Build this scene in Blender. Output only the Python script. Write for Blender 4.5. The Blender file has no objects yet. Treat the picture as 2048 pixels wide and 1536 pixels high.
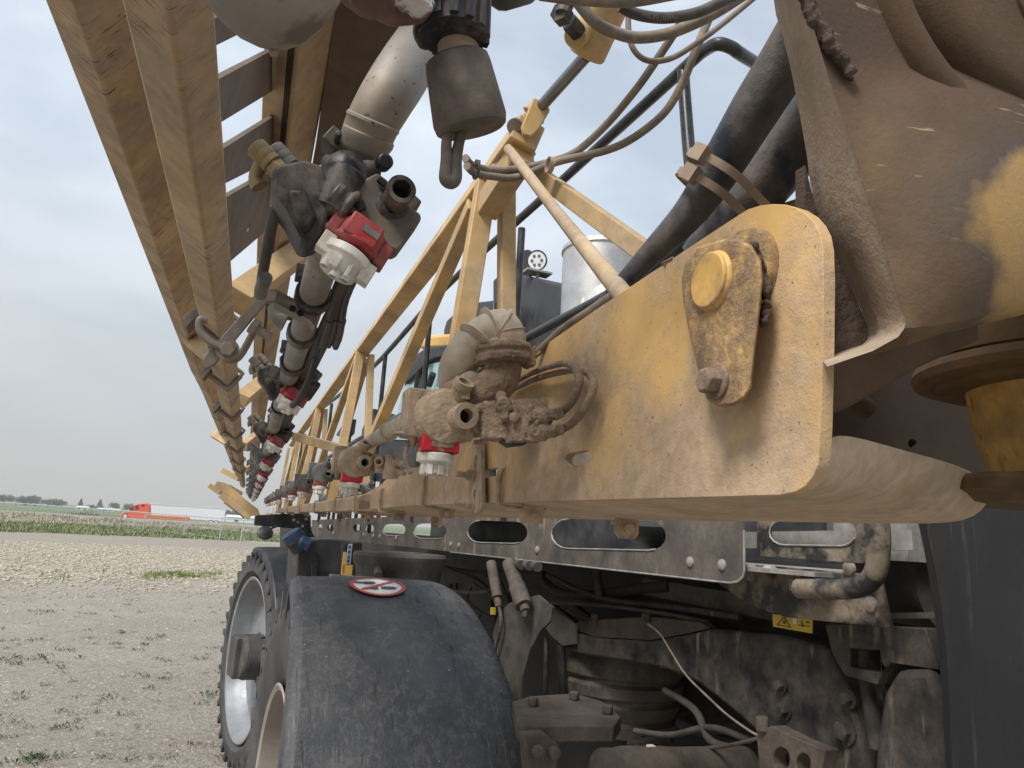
import bpy, bmesh, math, random
from mathutils import Vector, Matrix, noise
from mathutils.geometry import tessellate_polygon
RAD = math.radians
random.seed(11)
SC = bpy.context.scene
COL = SC.collection
V = Vector

# ---------------------------------------------------------------- camera
CAMH = 2.3
O = V((0, 0, CAMH))
FP = 1450.0


def _c(u, v):
    return V((u - 1024.0, v - 768.0, FP))


_up = _c(0, 998.6).cross(_c(490, 1030)).normalized()
if _up.y > 0:
    _up = -_up
_f = _c(390, 1045)
_f = (_f - _up * _f.dot(_up)).normalized()
_r = _f.cross(_up).normalized()


def ray(u, v):
    c = _c(u, v)
    return V((c.dot(_r), c.dot(_f), c.dot(_up))).normalized()


cam = bpy.data.objects.new('camera', bpy.data.cameras.new('camera'))
COL.objects.link(cam)
SC.camera = cam
cam.data.sensor_width = 36
cam.data.lens = FP / 2048 * 36
cam.data.clip_start = 0.02
cam.data.clip_end = 6000
cam.data.dof.use_dof = False
M3 = Matrix(((_r.x, -_r.y, -_r.z), (_f.x, -_f.y, -_f.z), (_up.x, -_up.y, -_up.z)))
cam.matrix_world = Matrix.Translation(O) @ M3.to_4x4()

# ---------------------------------------------------------------- sky, sun, exposure
SUN_EL, SUN_AZ = 52.0, -122.0      # azimuth measured from +Y (ahead) to +X (right)
W = bpy.data.worlds.new('World')
SC.world = W
W.use_nodes = True
nt = W.node_tree
nt.nodes.clear()
wo = nt.nodes.new('ShaderNodeOutputWorld')
bg = nt.nodes.new('ShaderNodeBackground')
sky = nt.nodes.new('ShaderNodeTexSky')
sky.sky_type = 'NISHITA'
sky.sun_disc = False
sky.sun_elevation = RAD(SUN_EL)
sky.sun_rotation = RAD(SUN_AZ)
sky.air_density = 1.2
sky.dust_density = 3.0
tc = nt.nodes.new('ShaderNodeTexCoord')
mp = nt.nodes.new('ShaderNodeMapping')
mp.inputs['Scale'].default_value = (1.0, 1.0, 2.4)
nz = nt.nodes.new('ShaderNodeTexNoise')
nz.inputs['Scale'].default_value = 2.3
nz.inputs['Detail'].default_value = 7
nz.inputs['Roughness'].default_value = 0.5
nz.inputs['Distortion'].default_value = 0.35
cr = nt.nodes.new('ShaderNodeValToRGB')
cr.color_ramp.elements[0].position = 0.36
cr.color_ramp.elements[0].color = (4.9, 5.7, 6.7, 1)
cr.color_ramp.elements[1].position = 0.64
cr.color_ramp.elements[1].color = (7.9, 8.6, 9.4, 1)
sx = nt.nodes.new('ShaderNodeSeparateXYZ')
hz = nt.nodes.new('ShaderNodeMapRange')
hz.inputs[1].default_value = 0.0
hz.inputs[2].default_value = 0.42
hm = nt.nodes.new('ShaderNodeMix')
hm.data_type = 'RGBA'
hm.inputs[6].default_value = (4.9, 4.95, 4.85, 1)
cm = nt.nodes.new('ShaderNodeMix')
cm.data_type = 'RGBA'
cm.inputs[0].default_value = 0.86
lk = nt.links.new
lk(tc.outputs['Generated'], mp.inputs['Vector'])
lk(mp.outputs['Vector'], nz.inputs['Vector'])
lk(nz.outputs['Fac'], cr.inputs['Fac'])
lk(tc.outputs['Generated'], sx.inputs[0])
lk(sx.outputs['Z'], hz.inputs[0])
lk(hz.outputs[0], hm.inputs[0])
lk(cr.outputs['Color'], hm.inputs[7])
lk(sky.outputs['Color'], cm.inputs[6])
lk(hm.outputs[2], cm.inputs[7])
lk(cm.outputs[2], bg.inputs['Color'])
bg.inputs['Strength'].default_value = 0.1
lk(bg.outputs[0], wo.inputs[0])

sl = bpy.data.lights.new('sun', 'SUN')
sun = bpy.data.objects.new('sun', sl)
COL.objects.link(sun)
sl.energy = 3.2
sl.angle = RAD(20)
sl.color = (1.0, 0.96, 0.9)
sd = V((math.sin(RAD(SUN_AZ)) * math.cos(RAD(SUN_EL)), math.cos(RAD(SUN_AZ)) * math.cos(RAD(SUN_EL)), math.sin(RAD(SUN_EL))))
sun.rotation_euler = sd.to_track_quat('Z', 'Y').to_euler()
SC.view_settings.view_transform = 'Standard'
SC.view_settings.look = 'None'
SC.view_settings.exposure = 0.3
SC.view_settings.gamma = 1.0
SC.cycles.max_bounces = 6


# ---------------------------------------------------------------- frames: pixel of the photo + plane -> point in the world
class Frame:
    def __init__(s, u, v, up=None):
        s.y = ray(u, v)
        s.x = s.y.cross(up or V((0, 0, 1))).normalized()
        s.z = s.x.cross(s.y).normalized()

    def w(s, x, y, z):
        return O + s.x * x + s.y * y + s.z * z

    def v(s, x, y, z):
        return s.x * x + s.y * y + s.z * z

    def px(s, u, v, c):
        d = ray(u, v)
        return O + d * (c / d.dot(s.x))

    def py(s, u, v, c):
        d = ray(u, v)
        return O + d * (c / d.dot(s.y))

    def pz(s, u, v, c):
        d = ray(u, v)
        return O + d * (c / d.dot(s.z))

    def pr(s, u, v, r):
        d = ray(u, v)
        t = math.hypot(d.dot(s.x), d.dot(s.z))
        return O + d * (r / t)

    def loc(s, p):
        q = p - O
        return V((q.dot(s.x), q.dot(s.y), q.dot(s.z)))


BF = Frame(495, 1030)      # the folded booms
VF = Frame(390, 1045)      # the vehicle


def G(u, v, h=0.0):        # a point at height h on the ground
    d = ray(u, v)
    return O + d * ((h - CAMH) / d.z)


# ---------------------------------------------------------------- mesh builder
def frame_of(ax, ref=None):
    ax = ax.normalized()
    ref = ref or V((0, 0, 1))
    if abs(ax.dot(ref.normalized())) > 0.98:
        ref = V((1, 0, 0))
    a = ref.cross(ax).normalized()
    return a, ax.cross(a).normalized()


class B:
    def __init__(s):
        s.bm = bmesh.new()

    def face(s, vs):
        try:
            return s.bm.faces.new(vs)
        except ValueError:
            return None

    def loops(s, loops, closed=True, cap=True):
        rows = [[s.bm.verts.new(p) for p in lp] for lp in loops]
        for a, b in zip(rows, rows[1:]):
            n = len(a)
            for i in range(n if closed else n - 1):
                j = (i + 1) % n
                s.face([a[i], a[j], b[j], b[i]])
        if cap and closed:
            s.face(rows[0][::-1])
            s.face(rows[-1])
        return s

    def cyl(s, p0, p1, r0, r1=None, n=20, cap=True):
        r1 = r0 if r1 is None else r1
        a, b = frame_of(p1 - p0)
        L = []
        for p, r in ((p0, r0), (p1, r1)):
            L.append([p + (a * math.cos(t) + b * math.sin(t)) * r for t in [2 * math.pi * i / n for i in range(n)]])
        return s.loops(L, True, cap)

    def rev(s, p, ax, prof, n=24, cap=True):
        ax = ax.normalized()
        a, b = frame_of(ax)
        L = []
        for r, t in prof:
            L.append([p + ax * t + (a * math.cos(q) + b * math.sin(q)) * max(r, 1e-4) for q in [2 * math.pi * i / n for i in range(n)]])
        return s.loops(L, True, cap)

    def ring(s, p0, p1, ro, ri, n=24):
        d = p1 - p0
        L = d.length
        a, b = frame_of(d)
        ax = d.normalized()
        rows = []
        for r, t in ((ri, 0), (ro, 0), (ro, L), (ri, L), (ri, 0)):
            rows.append([p0 + ax * t + (a * math.cos(q) + b * math.sin(q)) * r for q in [2 * math.pi * i / n for i in range(n)]])
        s.loops(rows[:4], True, False)
        # close the bore
        return s.loops([rows[3], rows[0]], True, False)

    def hexa(s, p, ax, r, h):
        a, b = frame_of(ax)
        ax = ax.normalized()
        L = [[p + ax * t + (a * math.cos(q) + b * math.sin(q)) * rr for q in [math.pi / 3 * i for i in range(6)]] for t, rr in ((0, r), (h * .85, r), (h, r * .85))]
        return s.loops(L)

    def bolt(s, p, ax, r, h, washer=True):
        ax = ax.normalized()
        if washer:
            s.cyl(p, p + ax * h * .2, r * 1.5, n=18)
            p = p + ax * h * .2
        return s.hexa(p, ax, r, h)

    def tube(s, pts, r, n=12, smooth=True, cap=True, sub=6):
        pts = [V(p) for p in pts]
        rs = r if isinstance(r, (list, tuple)) else [r] * len(pts)
        if smooth and len(pts) > 2:
            P = [pts[0] * 2 - pts[1]] + pts + [pts[-1] * 2 - pts[-2]]
            out, ro = [], []
            for i in range(1, len(P) - 2):
                for k in range(sub):
                    t = k / sub
                    p0, p1, p2, p3 = P[i - 1], P[i], P[i + 1], P[i + 2]
                    out.append(0.5 * ((2 * p1) + (p2 - p0) * t + (2 * p0 - 5 * p1 + 4 * p2 - p3) * t * t + (3 * p1 - p0 - 3 * p2 + p3) * t ** 3))
                    ro.append(rs[i - 1] * (1 - t) + rs[i] * t)
            out.append(pts[-1])
            ro.append(rs[-1])
            pts, rs = out, ro
        tan = []
        for i in range(len(pts)):
            d = (pts[min(i + 1, len(pts) - 1)] - pts[max(i - 1, 0)])
            tan.append(d.normalized())
        a, b = frame_of(tan[0])
        L = []
        for i, p in enumerate(pts):
            a = (a - tan[i] * a.dot(tan[i])).normalized()
            b = tan[i].cross(a)
            L.append([p + (a * math.cos(q) + b * math.sin(q)) * rs[i] for q in [2 * math.pi * k / n for k in range(n)]])
        return s.loops(L, True, cap)

    def bar(s, p0, p1, w, h, ref=None, roll=0.0):
        a, b = frame_of(p1 - p0, ref)
        if roll:
            c, d = math.cos(roll), math.sin(roll)
            a, b = a * c + b * d, b * c - a * d
        L = [[p + a * (w / 2 * i) + b * (h / 2 * j) for i, j in ((-1, -1), (1, -1), (1, 1), (-1, 1))] for p in (p0, p1)]
        return s.loops(L)

    def box(s, c, x, y, z):
        """x, y, z: half-extent vectors"""
        L = [[c + z * k + x * i + y * j for i, j in ((-1, -1), (1, -1), (1, 1), (-1, 1))] for k in (-1, 1)]
        return s.loops(L)

    def prism(s, pts, vec, holes=()):
        pts = [V(p) for p in pts]
        if not holes:
            return s.loops([pts, [p + vec for p in pts]])
        lps = [pts] + [[V(p) for p in h] for h in holes]
        flat = [p for lp in lps for p in lp]
        tris = tessellate_polygon(lps)
        for off in (V((0, 0, 0)), vec):
            vs = [s.bm.verts.new(p + off) for p in flat]
            for t in tris:
                s.face([vs[i] for i in t])
        for lp in [pts] + list(holes):
            s.loops([lp, [p + vec for p in lp]], True, False)
        return s

    def ball(s, c, r, sc=(1, 1, 1), sub=2, axes=None):
        m = bmesh.ops.create_icosphere(s.bm, subdivisions=sub, radius=1.0)
        for v in m['verts']:
            q = v.co
            if axes:
                v.co = c + axes[0] * (q.x * r * sc[0]) + axes[1] * (q.y * r * sc[1]) + axes[2] * (q.z * r * sc[2])
            else:
                v.co = c + V((q.x * sc[0], q.y * sc[1], q.z * sc[2])) * r
        return s


def arc(c, a, b, r, t0, t1, n=10):
    return [c + (a * math.cos(RAD(t0 + (t1 - t0) * i / n)) + b * math.sin(RAD(t0 + (t1 - t0) * i / n))) * r for i in range(n + 1)]


def tag(o, label=None, cat=None, group=None, kind=None):
    if label:
        o['label'] = label
    if cat:
        o['category'] = cat
    if group:
        o['group'] = group
    if kind:
        o['kind'] = kind
    return o


def thing(name, loc, label, cat, group=None):
    o = bpy.data.objects.new(name, None)
    o.empty_display_size = 0.1
    COL.objects.link(o)
    o.location = loc
    o['wl'] = tuple(loc)
    return tag(o, label, cat, group)


def obj(name, b, mat, parent=None, bev=0.0, ang=38, origin=None, seg=2, mods=None):
    """one mesh object; vertex positions given in the world"""
    bmesh.ops.remove_doubles(b.bm, verts=b.bm.verts, dist=1e-6)
    bmesh.ops.recalc_face_normals(b.bm, faces=b.bm.faces)
    me = bpy.data.meshes.new(name)
    off = V((0, 0, 0))
    if parent is not None:
        off = V(parent['wl'])
    if origin is not None:
        off = origin
    for v in b.bm.verts:
        v.co = v.co - off
    b.bm.to_mesh(me)
    b.bm.free()
    for p in me.polygons:
        p.use_smooth = True
    me.set_sharp_from_angle(angle=RAD(ang))
    for m in (mat if isinstance(mat, (list, tuple)) else [mat]):
        me.materials.append(m)
    o = bpy.data.objects.new(name, me)
    COL.objects.link(o)
    o['wl'] = tuple(off)
    if parent is not None:
        o.parent = parent
        if origin is not None:
            o.location = off - V(parent['wl'])
    elif origin is not None:
        o.location = off
    if mods:
        mods(o)
    if bev:
        m = o.modifiers.new('bevel', 'BEVEL')
        m.width = bev
        m.segments = seg
        m.limit_method = 'ANGLE'
        m.angle_limit = RAD(40)
        m.harden_normals = False
    return o


def muddy(voxel=0.0022, amp=0.006, size=0.012, amp2=0.0):
    def f(o):
        m = o.modifiers.new('remesh', 'REMESH')
        m.mode = 'VOXEL'
        m.voxel_size = voxel
        m.use_smooth_shade = True
        for k, (a, sz) in enumerate(((amp, size), (amp2, size * .3))):
            if a:
                t = bpy.data.textures.new('mud', 'CLOUDS')
                t.noise_scale = sz
                t.noise_depth = 4
                d = o.modifiers.new('mud', 'DISPLACE')
                d.texture = t
                d.strength = a
                d.mid_level = 0.55
                d.texture_coords = 'LOCAL'
    return f


# ---------------------------------------------------------------- materials
def lin(r, g, b):
    f = lambda c: (c / 255 / 12.92) if c / 255 <= 0.04045 else ((c / 255 + 0.055) / 1.055) ** 2.4
    return (f(r), f(g), f(b), 1)


class M:
    def __init__(s, name):
        s.m = bpy.data.materials.new(name)
        s.m.use_nodes = True
        s.t = s.m.node_tree
        s.p = s.t.nodes['Principled BSDF']
        s.tc = s.t.nodes.new('ShaderNodeTexCoord')

    def n(s, ty, **k):
        o = s.t.nodes.new(ty)
        for a, b in k.items():
            setattr(o, a, b)
        return o

    def l(s, a, b):
        s.t.links.new(a, b)

    def noise(s, scale, detail=6, rough=.6, vec=None, stretch=None, rot=None, dist=0.0):
        v = s.tc.outputs['Object']
        if stretch or rot:
            mp = s.n('ShaderNodeMapping')
            if stretch:
                mp.inputs['Scale'].default_value = stretch
            if rot:
                mp.inputs['Rotation'].default_value = [RAD(a) for a in rot]
            s.l(v, mp.inputs[0])
            v = mp.outputs[0]
        nn = s.n('ShaderNodeTexNoise')
        nn.inputs['Scale'].default_value = scale
        nn.inputs['Detail'].default_value = detail
        nn.inputs['Roughness'].default_value = rough
        nn.inputs['Distortion'].default_value = dist
        s.l(v, nn.inputs['Vector'])
        return nn.outputs['Fac']

    def rng(s, f, a, b, c=0.0, d=1.0):
        r = s.n('ShaderNodeMapRange')
        r.inputs[1].default_value = a
        r.inputs[2].default_value = b
        r.inputs[3].default_value = c
        r.inputs[4].default_value = d
        s.l(f, r.inputs[0])
        return r.outputs[0]

    def mix(s, f, a, b):
        m = s.n('ShaderNodeMix', data_type='RGBA')
        for i, x in ((0, f), (6, a), (7, b)):
            if isinstance(x, (int, float)):
                m.inputs[i].default_value = x
            elif isinstance(x, tuple):
                m.inputs[i].default_value = x
            else:
                s.l(x, m.inputs[i])
        return m.outputs[2]

    def mul(s, a, b):
        m = s.n('ShaderNodeMath', operation='MULTIPLY')
        for i, x in ((0, a), (1, b)):
            if isinstance(x, (int, float)):
                m.inputs[i].default_value = x
            else:
                s.l(x, m.inputs[i])
        return m.outputs[0]

    def col(s, c):
        if isinstance(c, tuple):
            s.p.inputs['Base Color'].default_value = c
        else:
            s.l(c, s.p.inputs['Base Color'])

    def rough(s, r):
        if isinstance(r, (int, float)):
            s.p.inputs['Roughness'].default_value = r
        else:
            s.l(r, s.p.inputs['Roughness'])

    def bump(s, h, strength=.3, dist=.002, prev=None):
        b = s.n('ShaderNodeBump')
        b.inputs['Strength'].default_value = strength
        b.inputs['Distance'].default_value = dist
        s.l(h, b.inputs['Height'])
        if prev is not None:
            s.l(prev, b.inputs['Normal'])
        s.l(b.outputs[0], s.p.inputs['Normal'])
        return b.outputs[0]


def shade(c, k):
    return (c[0] * k, c[1] * k, c[2] * k, 1)


def dusty(name, base, dust, amt=.5, scale=9, r0=.45, r1=.95, bump=.35, bs=160, bd=.0012, edge=.16, metal=0.0, fine=60, streak=None, speck=0.0, stretch=None, clump=0.0, grad=None):
    m = M(name)
    f = m.noise(scale, 9, .68, stretch=stretch)
    if grad:
        dp = m.n('ShaderNodeVectorMath', operation='DOT_PRODUCT')
        dp.inputs[1].default_value = grad[0]
        m.l(m.tc.outputs['Object'], dp.inputs[0])
        ad_ = m.n('ShaderNodeMath', operation='ADD')
        m.l(f, ad_.inputs[0])
        m.l(m.rng(dp.outputs['Value'], grad[1], grad[2], grad[3], grad[4]), ad_.inputs[1])
        f = ad_.outputs[0]
    t = .72 - amt * .44
    mask = m.rng(f, t - edge / 2, t + edge / 2)
    tone = m.rng(m.noise(scale * .6, 4, .6), .36, .64, .78, 1.14)
    d1 = m.mix(m.rng(m.noise(fine, 4, .6), .35, .65), shade(dust, .86), shade(dust, 1.12))
    b1 = m.mix(m.rng(m.noise(scale * 3, 4, .6), .3, .7), shade(base, .88), shade(base, 1.08))
    c = m.mix(mask, b1, d1)
    if streak:
        sc_, st, rot, colr, k = streak
        sf = m.noise(sc_, 3, .55, stretch=st, rot=rot)
        sm = m.rng(sf, k, k + .06)
        sm = m.mul(sm, m.rng(m.noise(6, 4, .6), .42, .58))
        c = m.mix(sm, c, colr)
    if speck:
        vf = m.n('ShaderNodeTexNoise')
        vf.inputs['Scale'].default_value = 220
        vf.inputs['Detail'].default_value = 2
        m.l(m.tc.outputs['Object'], vf.inputs['Vector'])
        c = m.mix(m.rng(vf.outputs['Fac'], .72 - speck * .1, .76 - speck * .1), c, shade(dust, .35))
    mm = m.n('ShaderNodeMix', data_type='RGBA', blend_type='MULTIPLY')
    mm.inputs[0].default_value = 1
    m.l(c, mm.inputs[6])
    cb = m.n('ShaderNodeCombineColor')
    for i in range(3):
        m.l(tone, cb.inputs[i])
    m.l(cb.outputs[0], mm.inputs[7])
    m.col(mm.outputs[2])
    m.rough(m.rng(mask, 0, 1, r0, r1))
    m.p.inputs['Metallic'].default_value = metal
    m.p.inputs['Specular IOR Level'].default_value = .35
    h = m.noise(bs, 5, .65)
    nb = m.bump(m.mul(h, m.rng(mask, 0, 1, .25, 1.0)), bump, bd)
    if clump:
        nb = m.bump(m.mul(m.noise(bs * .28, 5, .7), m.rng(mask, 0, 1, .1, 1)), clump, bd * 3, nb)
    return m.m


YEL0 = (0.60, 0.36, 0.10, 1)
TAN = (0.40, 0.29, 0.19, 1)
BRN = (0.20, 0.135, 0.09, 1)
BLK = (0.018, 0.019, 0.022, 1)
GRY = (0.16, 0.135, 0.11, 1)
m_plate = dusty('dusty yellow plate paint', (0.66, .42, .165, 1), (.49, .355, .235, 1), .62, 5.5, bump=.55, bs=420, bd=.0014, edge=.16, clump=.28, speck=.2, grad=((-.25, .10, -1), -.20, .10, -.10, .16))
m_link = dusty('muddy yellow link paint', (0.56, .36, .15, 1), (.29, .20, .13, 1), .52, 55, bump=.7, bs=300, bd=.002, edge=.22, clump=.5)
m_pin = dusty('yellow pin paint', (0.62, .38, .12, 1), (.30, .2, .12, 1), .33, 30, bump=.3, bs=200)
m_crust = dusty('caked field mud', (.36, .265, .19, 1), (.23, .165, .115, 1), .5, 40, .95, .98, bump=.8, bs=330, bd=.003, edge=.3, clump=.5)
m_crustd = dusty('dark damp mud', (.15, .11, .085, 1), (.10, .07, .055, 1), .5, 40, .9, .98, bump=.9, bs=300, bd=.003, edge=.3, clump=.6)
m_truss = dusty('yellow truss paint', (0.58, .375, .145, 1), (.45, .34, .22, 1), .5, 7, bump=.2, bs=150, edge=.3)
m_chordtan = dusty('dust coated boom tube', (.52, .37, .21, 1), (.48, .37, .26, 1), .75, 8, bump=.4, bs=220, edge=.3, clump=.2)
m_upper = dusty('scratched yellow boom tube', (0.58, .39, .19, 1), (.37, .285, .205, 1), .60, 9, bump=.35, bs=240, edge=.30,
                streak=(34, (1.0, 7.5, 1.0), (15, 30, 30), (.07, .052, .04, 1), .60))
m_upper2 = dusty('dusty yellow boom column', (0.50, .335, .17, 1), (.34, .255, .185, 1), .62, 6, bump=.3, bs=150, edge=.4)
m_dkplate = dusty('dark dusty steel plate', (.12, .09, .068, 1), (.17, .13, .10, 1), .55, 9, bump=.3, bs=150, edge=.4)
m_pipe = dusty('dust hazed stainless pipe', (.30, .28, .255, 1), (.27, .225, .18, 1), .5, 9, .35, .8, bump=.2, bs=200, metal=.25, edge=.4, speck=.5)
m_pipetan = dusty('dusty aluminium pipe', (.62, .57, .50, 1), (.47, .37, .265, 1), .5, 10, .4, .9, bump=.25, bs=200, metal=.15, edge=.3, speck=.2)
m_body = dusty('dusty black nozzle plastic', (.014, .014, .017, 1), (.19, .155, .12, 1), .36, 30, .35, .9, bump=.45, bs=200, edge=.30)
m_bodyg = dusty('grey dusted nozzle plastic', (.075, .08, .085, 1), (.22, .205, .19, 1), .55, 24, .5, .9, bump=.35, bs=200, edge=.4)
m_bodyt = dusty('tan dusted nozzle plastic', (.12, .11, .1, 1), (.40, .305, .215, 1), .86, 30, .6, .95, bump=.55, bs=240, bd=.002, edge=.2, clump=.35)
m_red = dusty('red nozzle cap plastic', (.36, .016, .022, 1), (.27, .12, .10, 1), .44, 40, .35, .8, bump=.2, bs=200, edge=.3)
m_redm = dusty('mud smeared red cap plastic', (.52, .018, .03, 1), (.36, .27, .19, 1), .33, 26, .35, .9, bump=.4, bs=200, edge=.06)
m_redd = dusty('dark red nozzle cap plastic', (.34, .012, .03, 1), (.25, .15, .13, 1), .30, 40, .35, .8, bump=.2, bs=200, edge=.3)
m_white = dusty('white nozzle tip plastic', (.72, .70, .64, 1), (.42, .34, .24, 1), .36, 40, .35, .8, bump=.2, bs=200, edge=.3)
m_void = M('dark bore')
m_void.col((.004, .004, .004, 1))
m_void.rough(.9)
m_void = m_void.m
m_bracket = dusty('dusty zinc bracket', (.17, .15, .13, 1), (.29, .235, .18, 1), .55, 18, .4, .85, bump=.3, bs=200, metal=.2, edge=.3)
m_brass = dusty('brass fitting', (.30, .22, .10, 1), (.30, .24, .15, 1), .5, 40, .35, .8, bump=.2, bs=200, metal=.5, edge=.3)
m_fit = dusty('plated steel fitting', (.34, .31, .29, 1), (.28, .22, .18, 1), .5, 40, .35, .8, bump=.2, bs=200, metal=.5, edge=.3)
m_hose = dusty('dusty rubber hose', (.10, .095, .09, 1), (.27, .215, .165, 1), .66, 20, .6, .95, bump=.35, bs=190, edge=.4)
m_hosed = dusty('dark rubber hose', (.03, .031, .035, 1), (.16, .13, .105, 1), .36, 14, .4, .9, bump=.3, bs=170, edge=.35)
m_hosem = dusty('mud spattered black hose', (.028, .036, .050, 1), (.20, .165, .13, 1), .38, 11, .35, .95, bump=.5, bs=150, bd=.002, edge=.35, clump=.35)
m_strap = dusty('muddy zip tie', (.30, .23, .17, 1), (.36, .275, .2, 1), .5, 20, .7, .95, bump=.4, bs=200, edge=.3)
m_can = dusty('dirty charcoal canister', (.06, .055, .052, 1), (.18, .145, .115, 1), .5, 20, .6, .95, bump=.45, bs=230, bd=.0018, edge=.4)
m_rib = dusty('scuffed black valve plastic', (.02, .022, .028, 1), (.15, .12, .1, 1), .42, 14, .4, .9, bump=.4, bs=120, edge=.2, stretch=(3, 3, .6))
m_maroon = dusty('weathered maroon valve casting', (.12, .06, .05, 1), (.24, .18, .15, 1), .5, 14, .5, .9, bump=.4, bs=160, edge=.4)
m_cast = dusty('mud coated hinge casting', (.125, .078, .045, 1), (.075, .051, .035, 1), .5, 6, .85, .98, bump=.5, bs=260, bd=.0015, edge=.5, clump=.3)
m_castl = dusty('dry mud on casting edge', (.46, .36, .27, 1), (.33, .255, .185, 1), .5, 8, .9, .98, bump=.8, bs=260, bd=.0025, edge=.5, clump=.5)
m_steelrail = dusty('dirty black running board', (.045, .045, .045, 1), (.165, .14, .115, 1), .52, 6, .5, .95, bump=.3, bs=90, edge=.4, streak=(9, (2, 2, .35), (0, 0, 0), (.27, .19, .12, 1), .60))
m_bright = dusty('bright worn steel edge', (.40, .385, .36, 1), (.28, .26, .23, 1), .4, 20, .3, .7, bump=.2, bs=90, metal=.3, edge=.3)
m_bpaint = dusty('black gloss paint', (.012, .016, .018, 1), (.08, .075, .07, 1), .28, 8, .22, .7, bump=.1, bs=60, edge=.4)
m_bplas = dusty('satin black plastic', (.022, .025, .033, 1), (.09, .085, .082, 1), .34, 5, .35, .8, bump=.15, bs=60, edge=.4)
m_under = dusty('grimy black underframe', (.012, .012, .013, 1), (.05, .042, .035, 1), .5, 5, .5, .95, bump=.4, bs=60, bd=.004, edge=.5)
m_under2 = dusty('dust streaked chassis steel', (.012, .0125, .014, 1), (.095, .08, .065, 1), .46, 8, .5, .95, bump=.5, bs=60, bd=.005, edge=.28, streak=(9, (2, 2, .3), (0, 0, 0), (.20, .17, .14, 1), .60))
m_underl = dusty('dusty grey underbody plate', (.045, .044, .043, 1), (.135, .118, .098, 1), .52, 9, .6, .95, bump=.3, bs=60, edge=.4)
m_tire = dusty('dusty tyre rubber', (.03, .031, .035, 1), (.115, .108, .10, 1), .5, 4, .7, .95, bump=.4, bs=60, bd=.004, edge=.5)
m_rimb = dusty('beige dusty wheel rim', (.33, .30, .27, 1), (.27, .225, .185, 1), .5, 3, .5, .8, bump=.1, bs=40, edge=.4)
m_rim = dusty('silver wheel rim', (.29, .31, .34, 1), (.24, .24, .24, 1), .4, 3, .35, .7, bump=.1, bs=40, metal=.25, edge=.4)
m_hub = dusty('dirty black hub', (.04, .04, .042, 1), (.12, .11, .1, 1), .5, 6, .5, .9, bump=.3, bs=60, edge=.4)
m_ctan = dusty('cream tank shell', (.60, .50, .36, 1), (.55, .48, .38, 1), .4, 3, .35, .7, bump=.1, bs=40, edge=.4)
m_stain = dusty('brushed stainless sheet', (.55, .56, .57, 1), (.5, .48, .44, 1), .35, 5, .3, .6, bump=.1, bs=50, metal=.55, edge=.4, stretch=(1, 1, .2))
m_cabyel = dusty('clean yellow cab paint', (.72, .40, .07, 1), (.6, .42, .18, 1), .3, 4, .3, .7, bump=.05, bs=40, edge=.4)


def plain(name, c, r=.5, metal=0.0, emit=None):
    m = M(name)
    f = m.noise(18, 4, .6)
    m.col(m.mix(m.rng(f, .3, .7), shade(c, .88), shade(c, 1.08)))
    m.rough(r)
    m.p.inputs['Metallic'].default_value = metal
    return m.m


m_glass = M('tinted cab glass')
m_glass.col((.40, .62, .60, 1))
m_glass.rough(.06)
m_glass.p.inputs['Metallic'].default_value = .35
m_glass.p.inputs['Specular IOR Level'].default_value = .9
m_glass = m_glass.m
m_chrome = plain('polished cylinder rod', (.22, .23, .25, 1), .25, .7)
m_bolt = dusty('dusty round bolt head', (.32, .29, .26, 1), (.30, .25, .2, 1), .5, 30, .5, .9, bump=.2, bs=200, metal=.2)
m_swhite = plain('white decal vinyl', (.72, .71, .70, 1), .5)
m_sred = plain('red decal vinyl', (.48, .05, .04, 1), .5)
m_sgry = plain('dark grey decal print', (.07, .065, .06, 1), .6)
m_syel = plain('yellow warning decal', (.60, .42, .03, 1), .5)
m_sblu = plain('blue decal print', (.05, .13, .36, 1), .5)
m_orange = plain('orange truck paint', (.72, .09, .035, 1), .35)
m_orange2 = plain('orange panel paint', (.75, .26, .08, 1), .6)
m_trailer = plain('white corrugated trailer skin', (.80, .84, .87, 1), .5)
m_lens = plain('light lens', (.85, .86, .88, 1), .15)
m_bcap = plain('blue filler cap', (.03, .07, .14, 1), .4)
m_foil = plain('crumpled foil', (.55, .53, .52, 1), .25, .8)
m_castf = dusty('grimy yellow flange', (.17, .10, .04, 1), (.07, .045, .03, 1), .6, 9, .6, .95, bump=.5, bs=200, edge=.4)
m_post = dusty('grimy yellow pin post', (.55, .34, .09, 1), (.26, .17, .085, 1), .45, 16, .5, .95, bump=.4, bs=160, edge=.3, streak=(30, (3, 3, .8), (0, 0, 30), (.05, .03, .015, 1), .60))
m_castd = dusty('shade darkened cavity steel', (.060, .038, .024, 1), (.035, .024, .017, 1), .5, 6, .8, .98, bump=.4, bs=150, edge=.5)  # base colour kept dark to carry the shade inside the cavity
m_curt = dusty('blue black rubber curtain', (.012, .013, .016, 1), (.034, .031, .030, 1), .42, 5, .5, .9, bump=.15, bs=90, edge=.5, stretch=(1, 1, .25), streak=(14, (3, 3, .15), (0, 0, 0), (.055, .048, .042, 1), .60))
m_stepp = dusty('mud splashed black step steel', (.03, .031, .033, 1), (.24, .195, .145, 1), .5, 9, .5, .95, bump=.4, bs=90, bd=.003, edge=.15)
m_muddust = dusty('dust caked axle steel', (.022, .020, .018, 1), (.14, .11, .085, 1), .50, 6, .7, .95, bump=.4, bs=80, bd=.003, edge=.5)
m_airb = dusty('air spring rubber', (.035, .035, .036, 1), (.20, .165, .13, 1), .46, 9, .5, .95, bump=.3, bs=70, edge=.4, stretch=(1, 1, .5))
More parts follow.
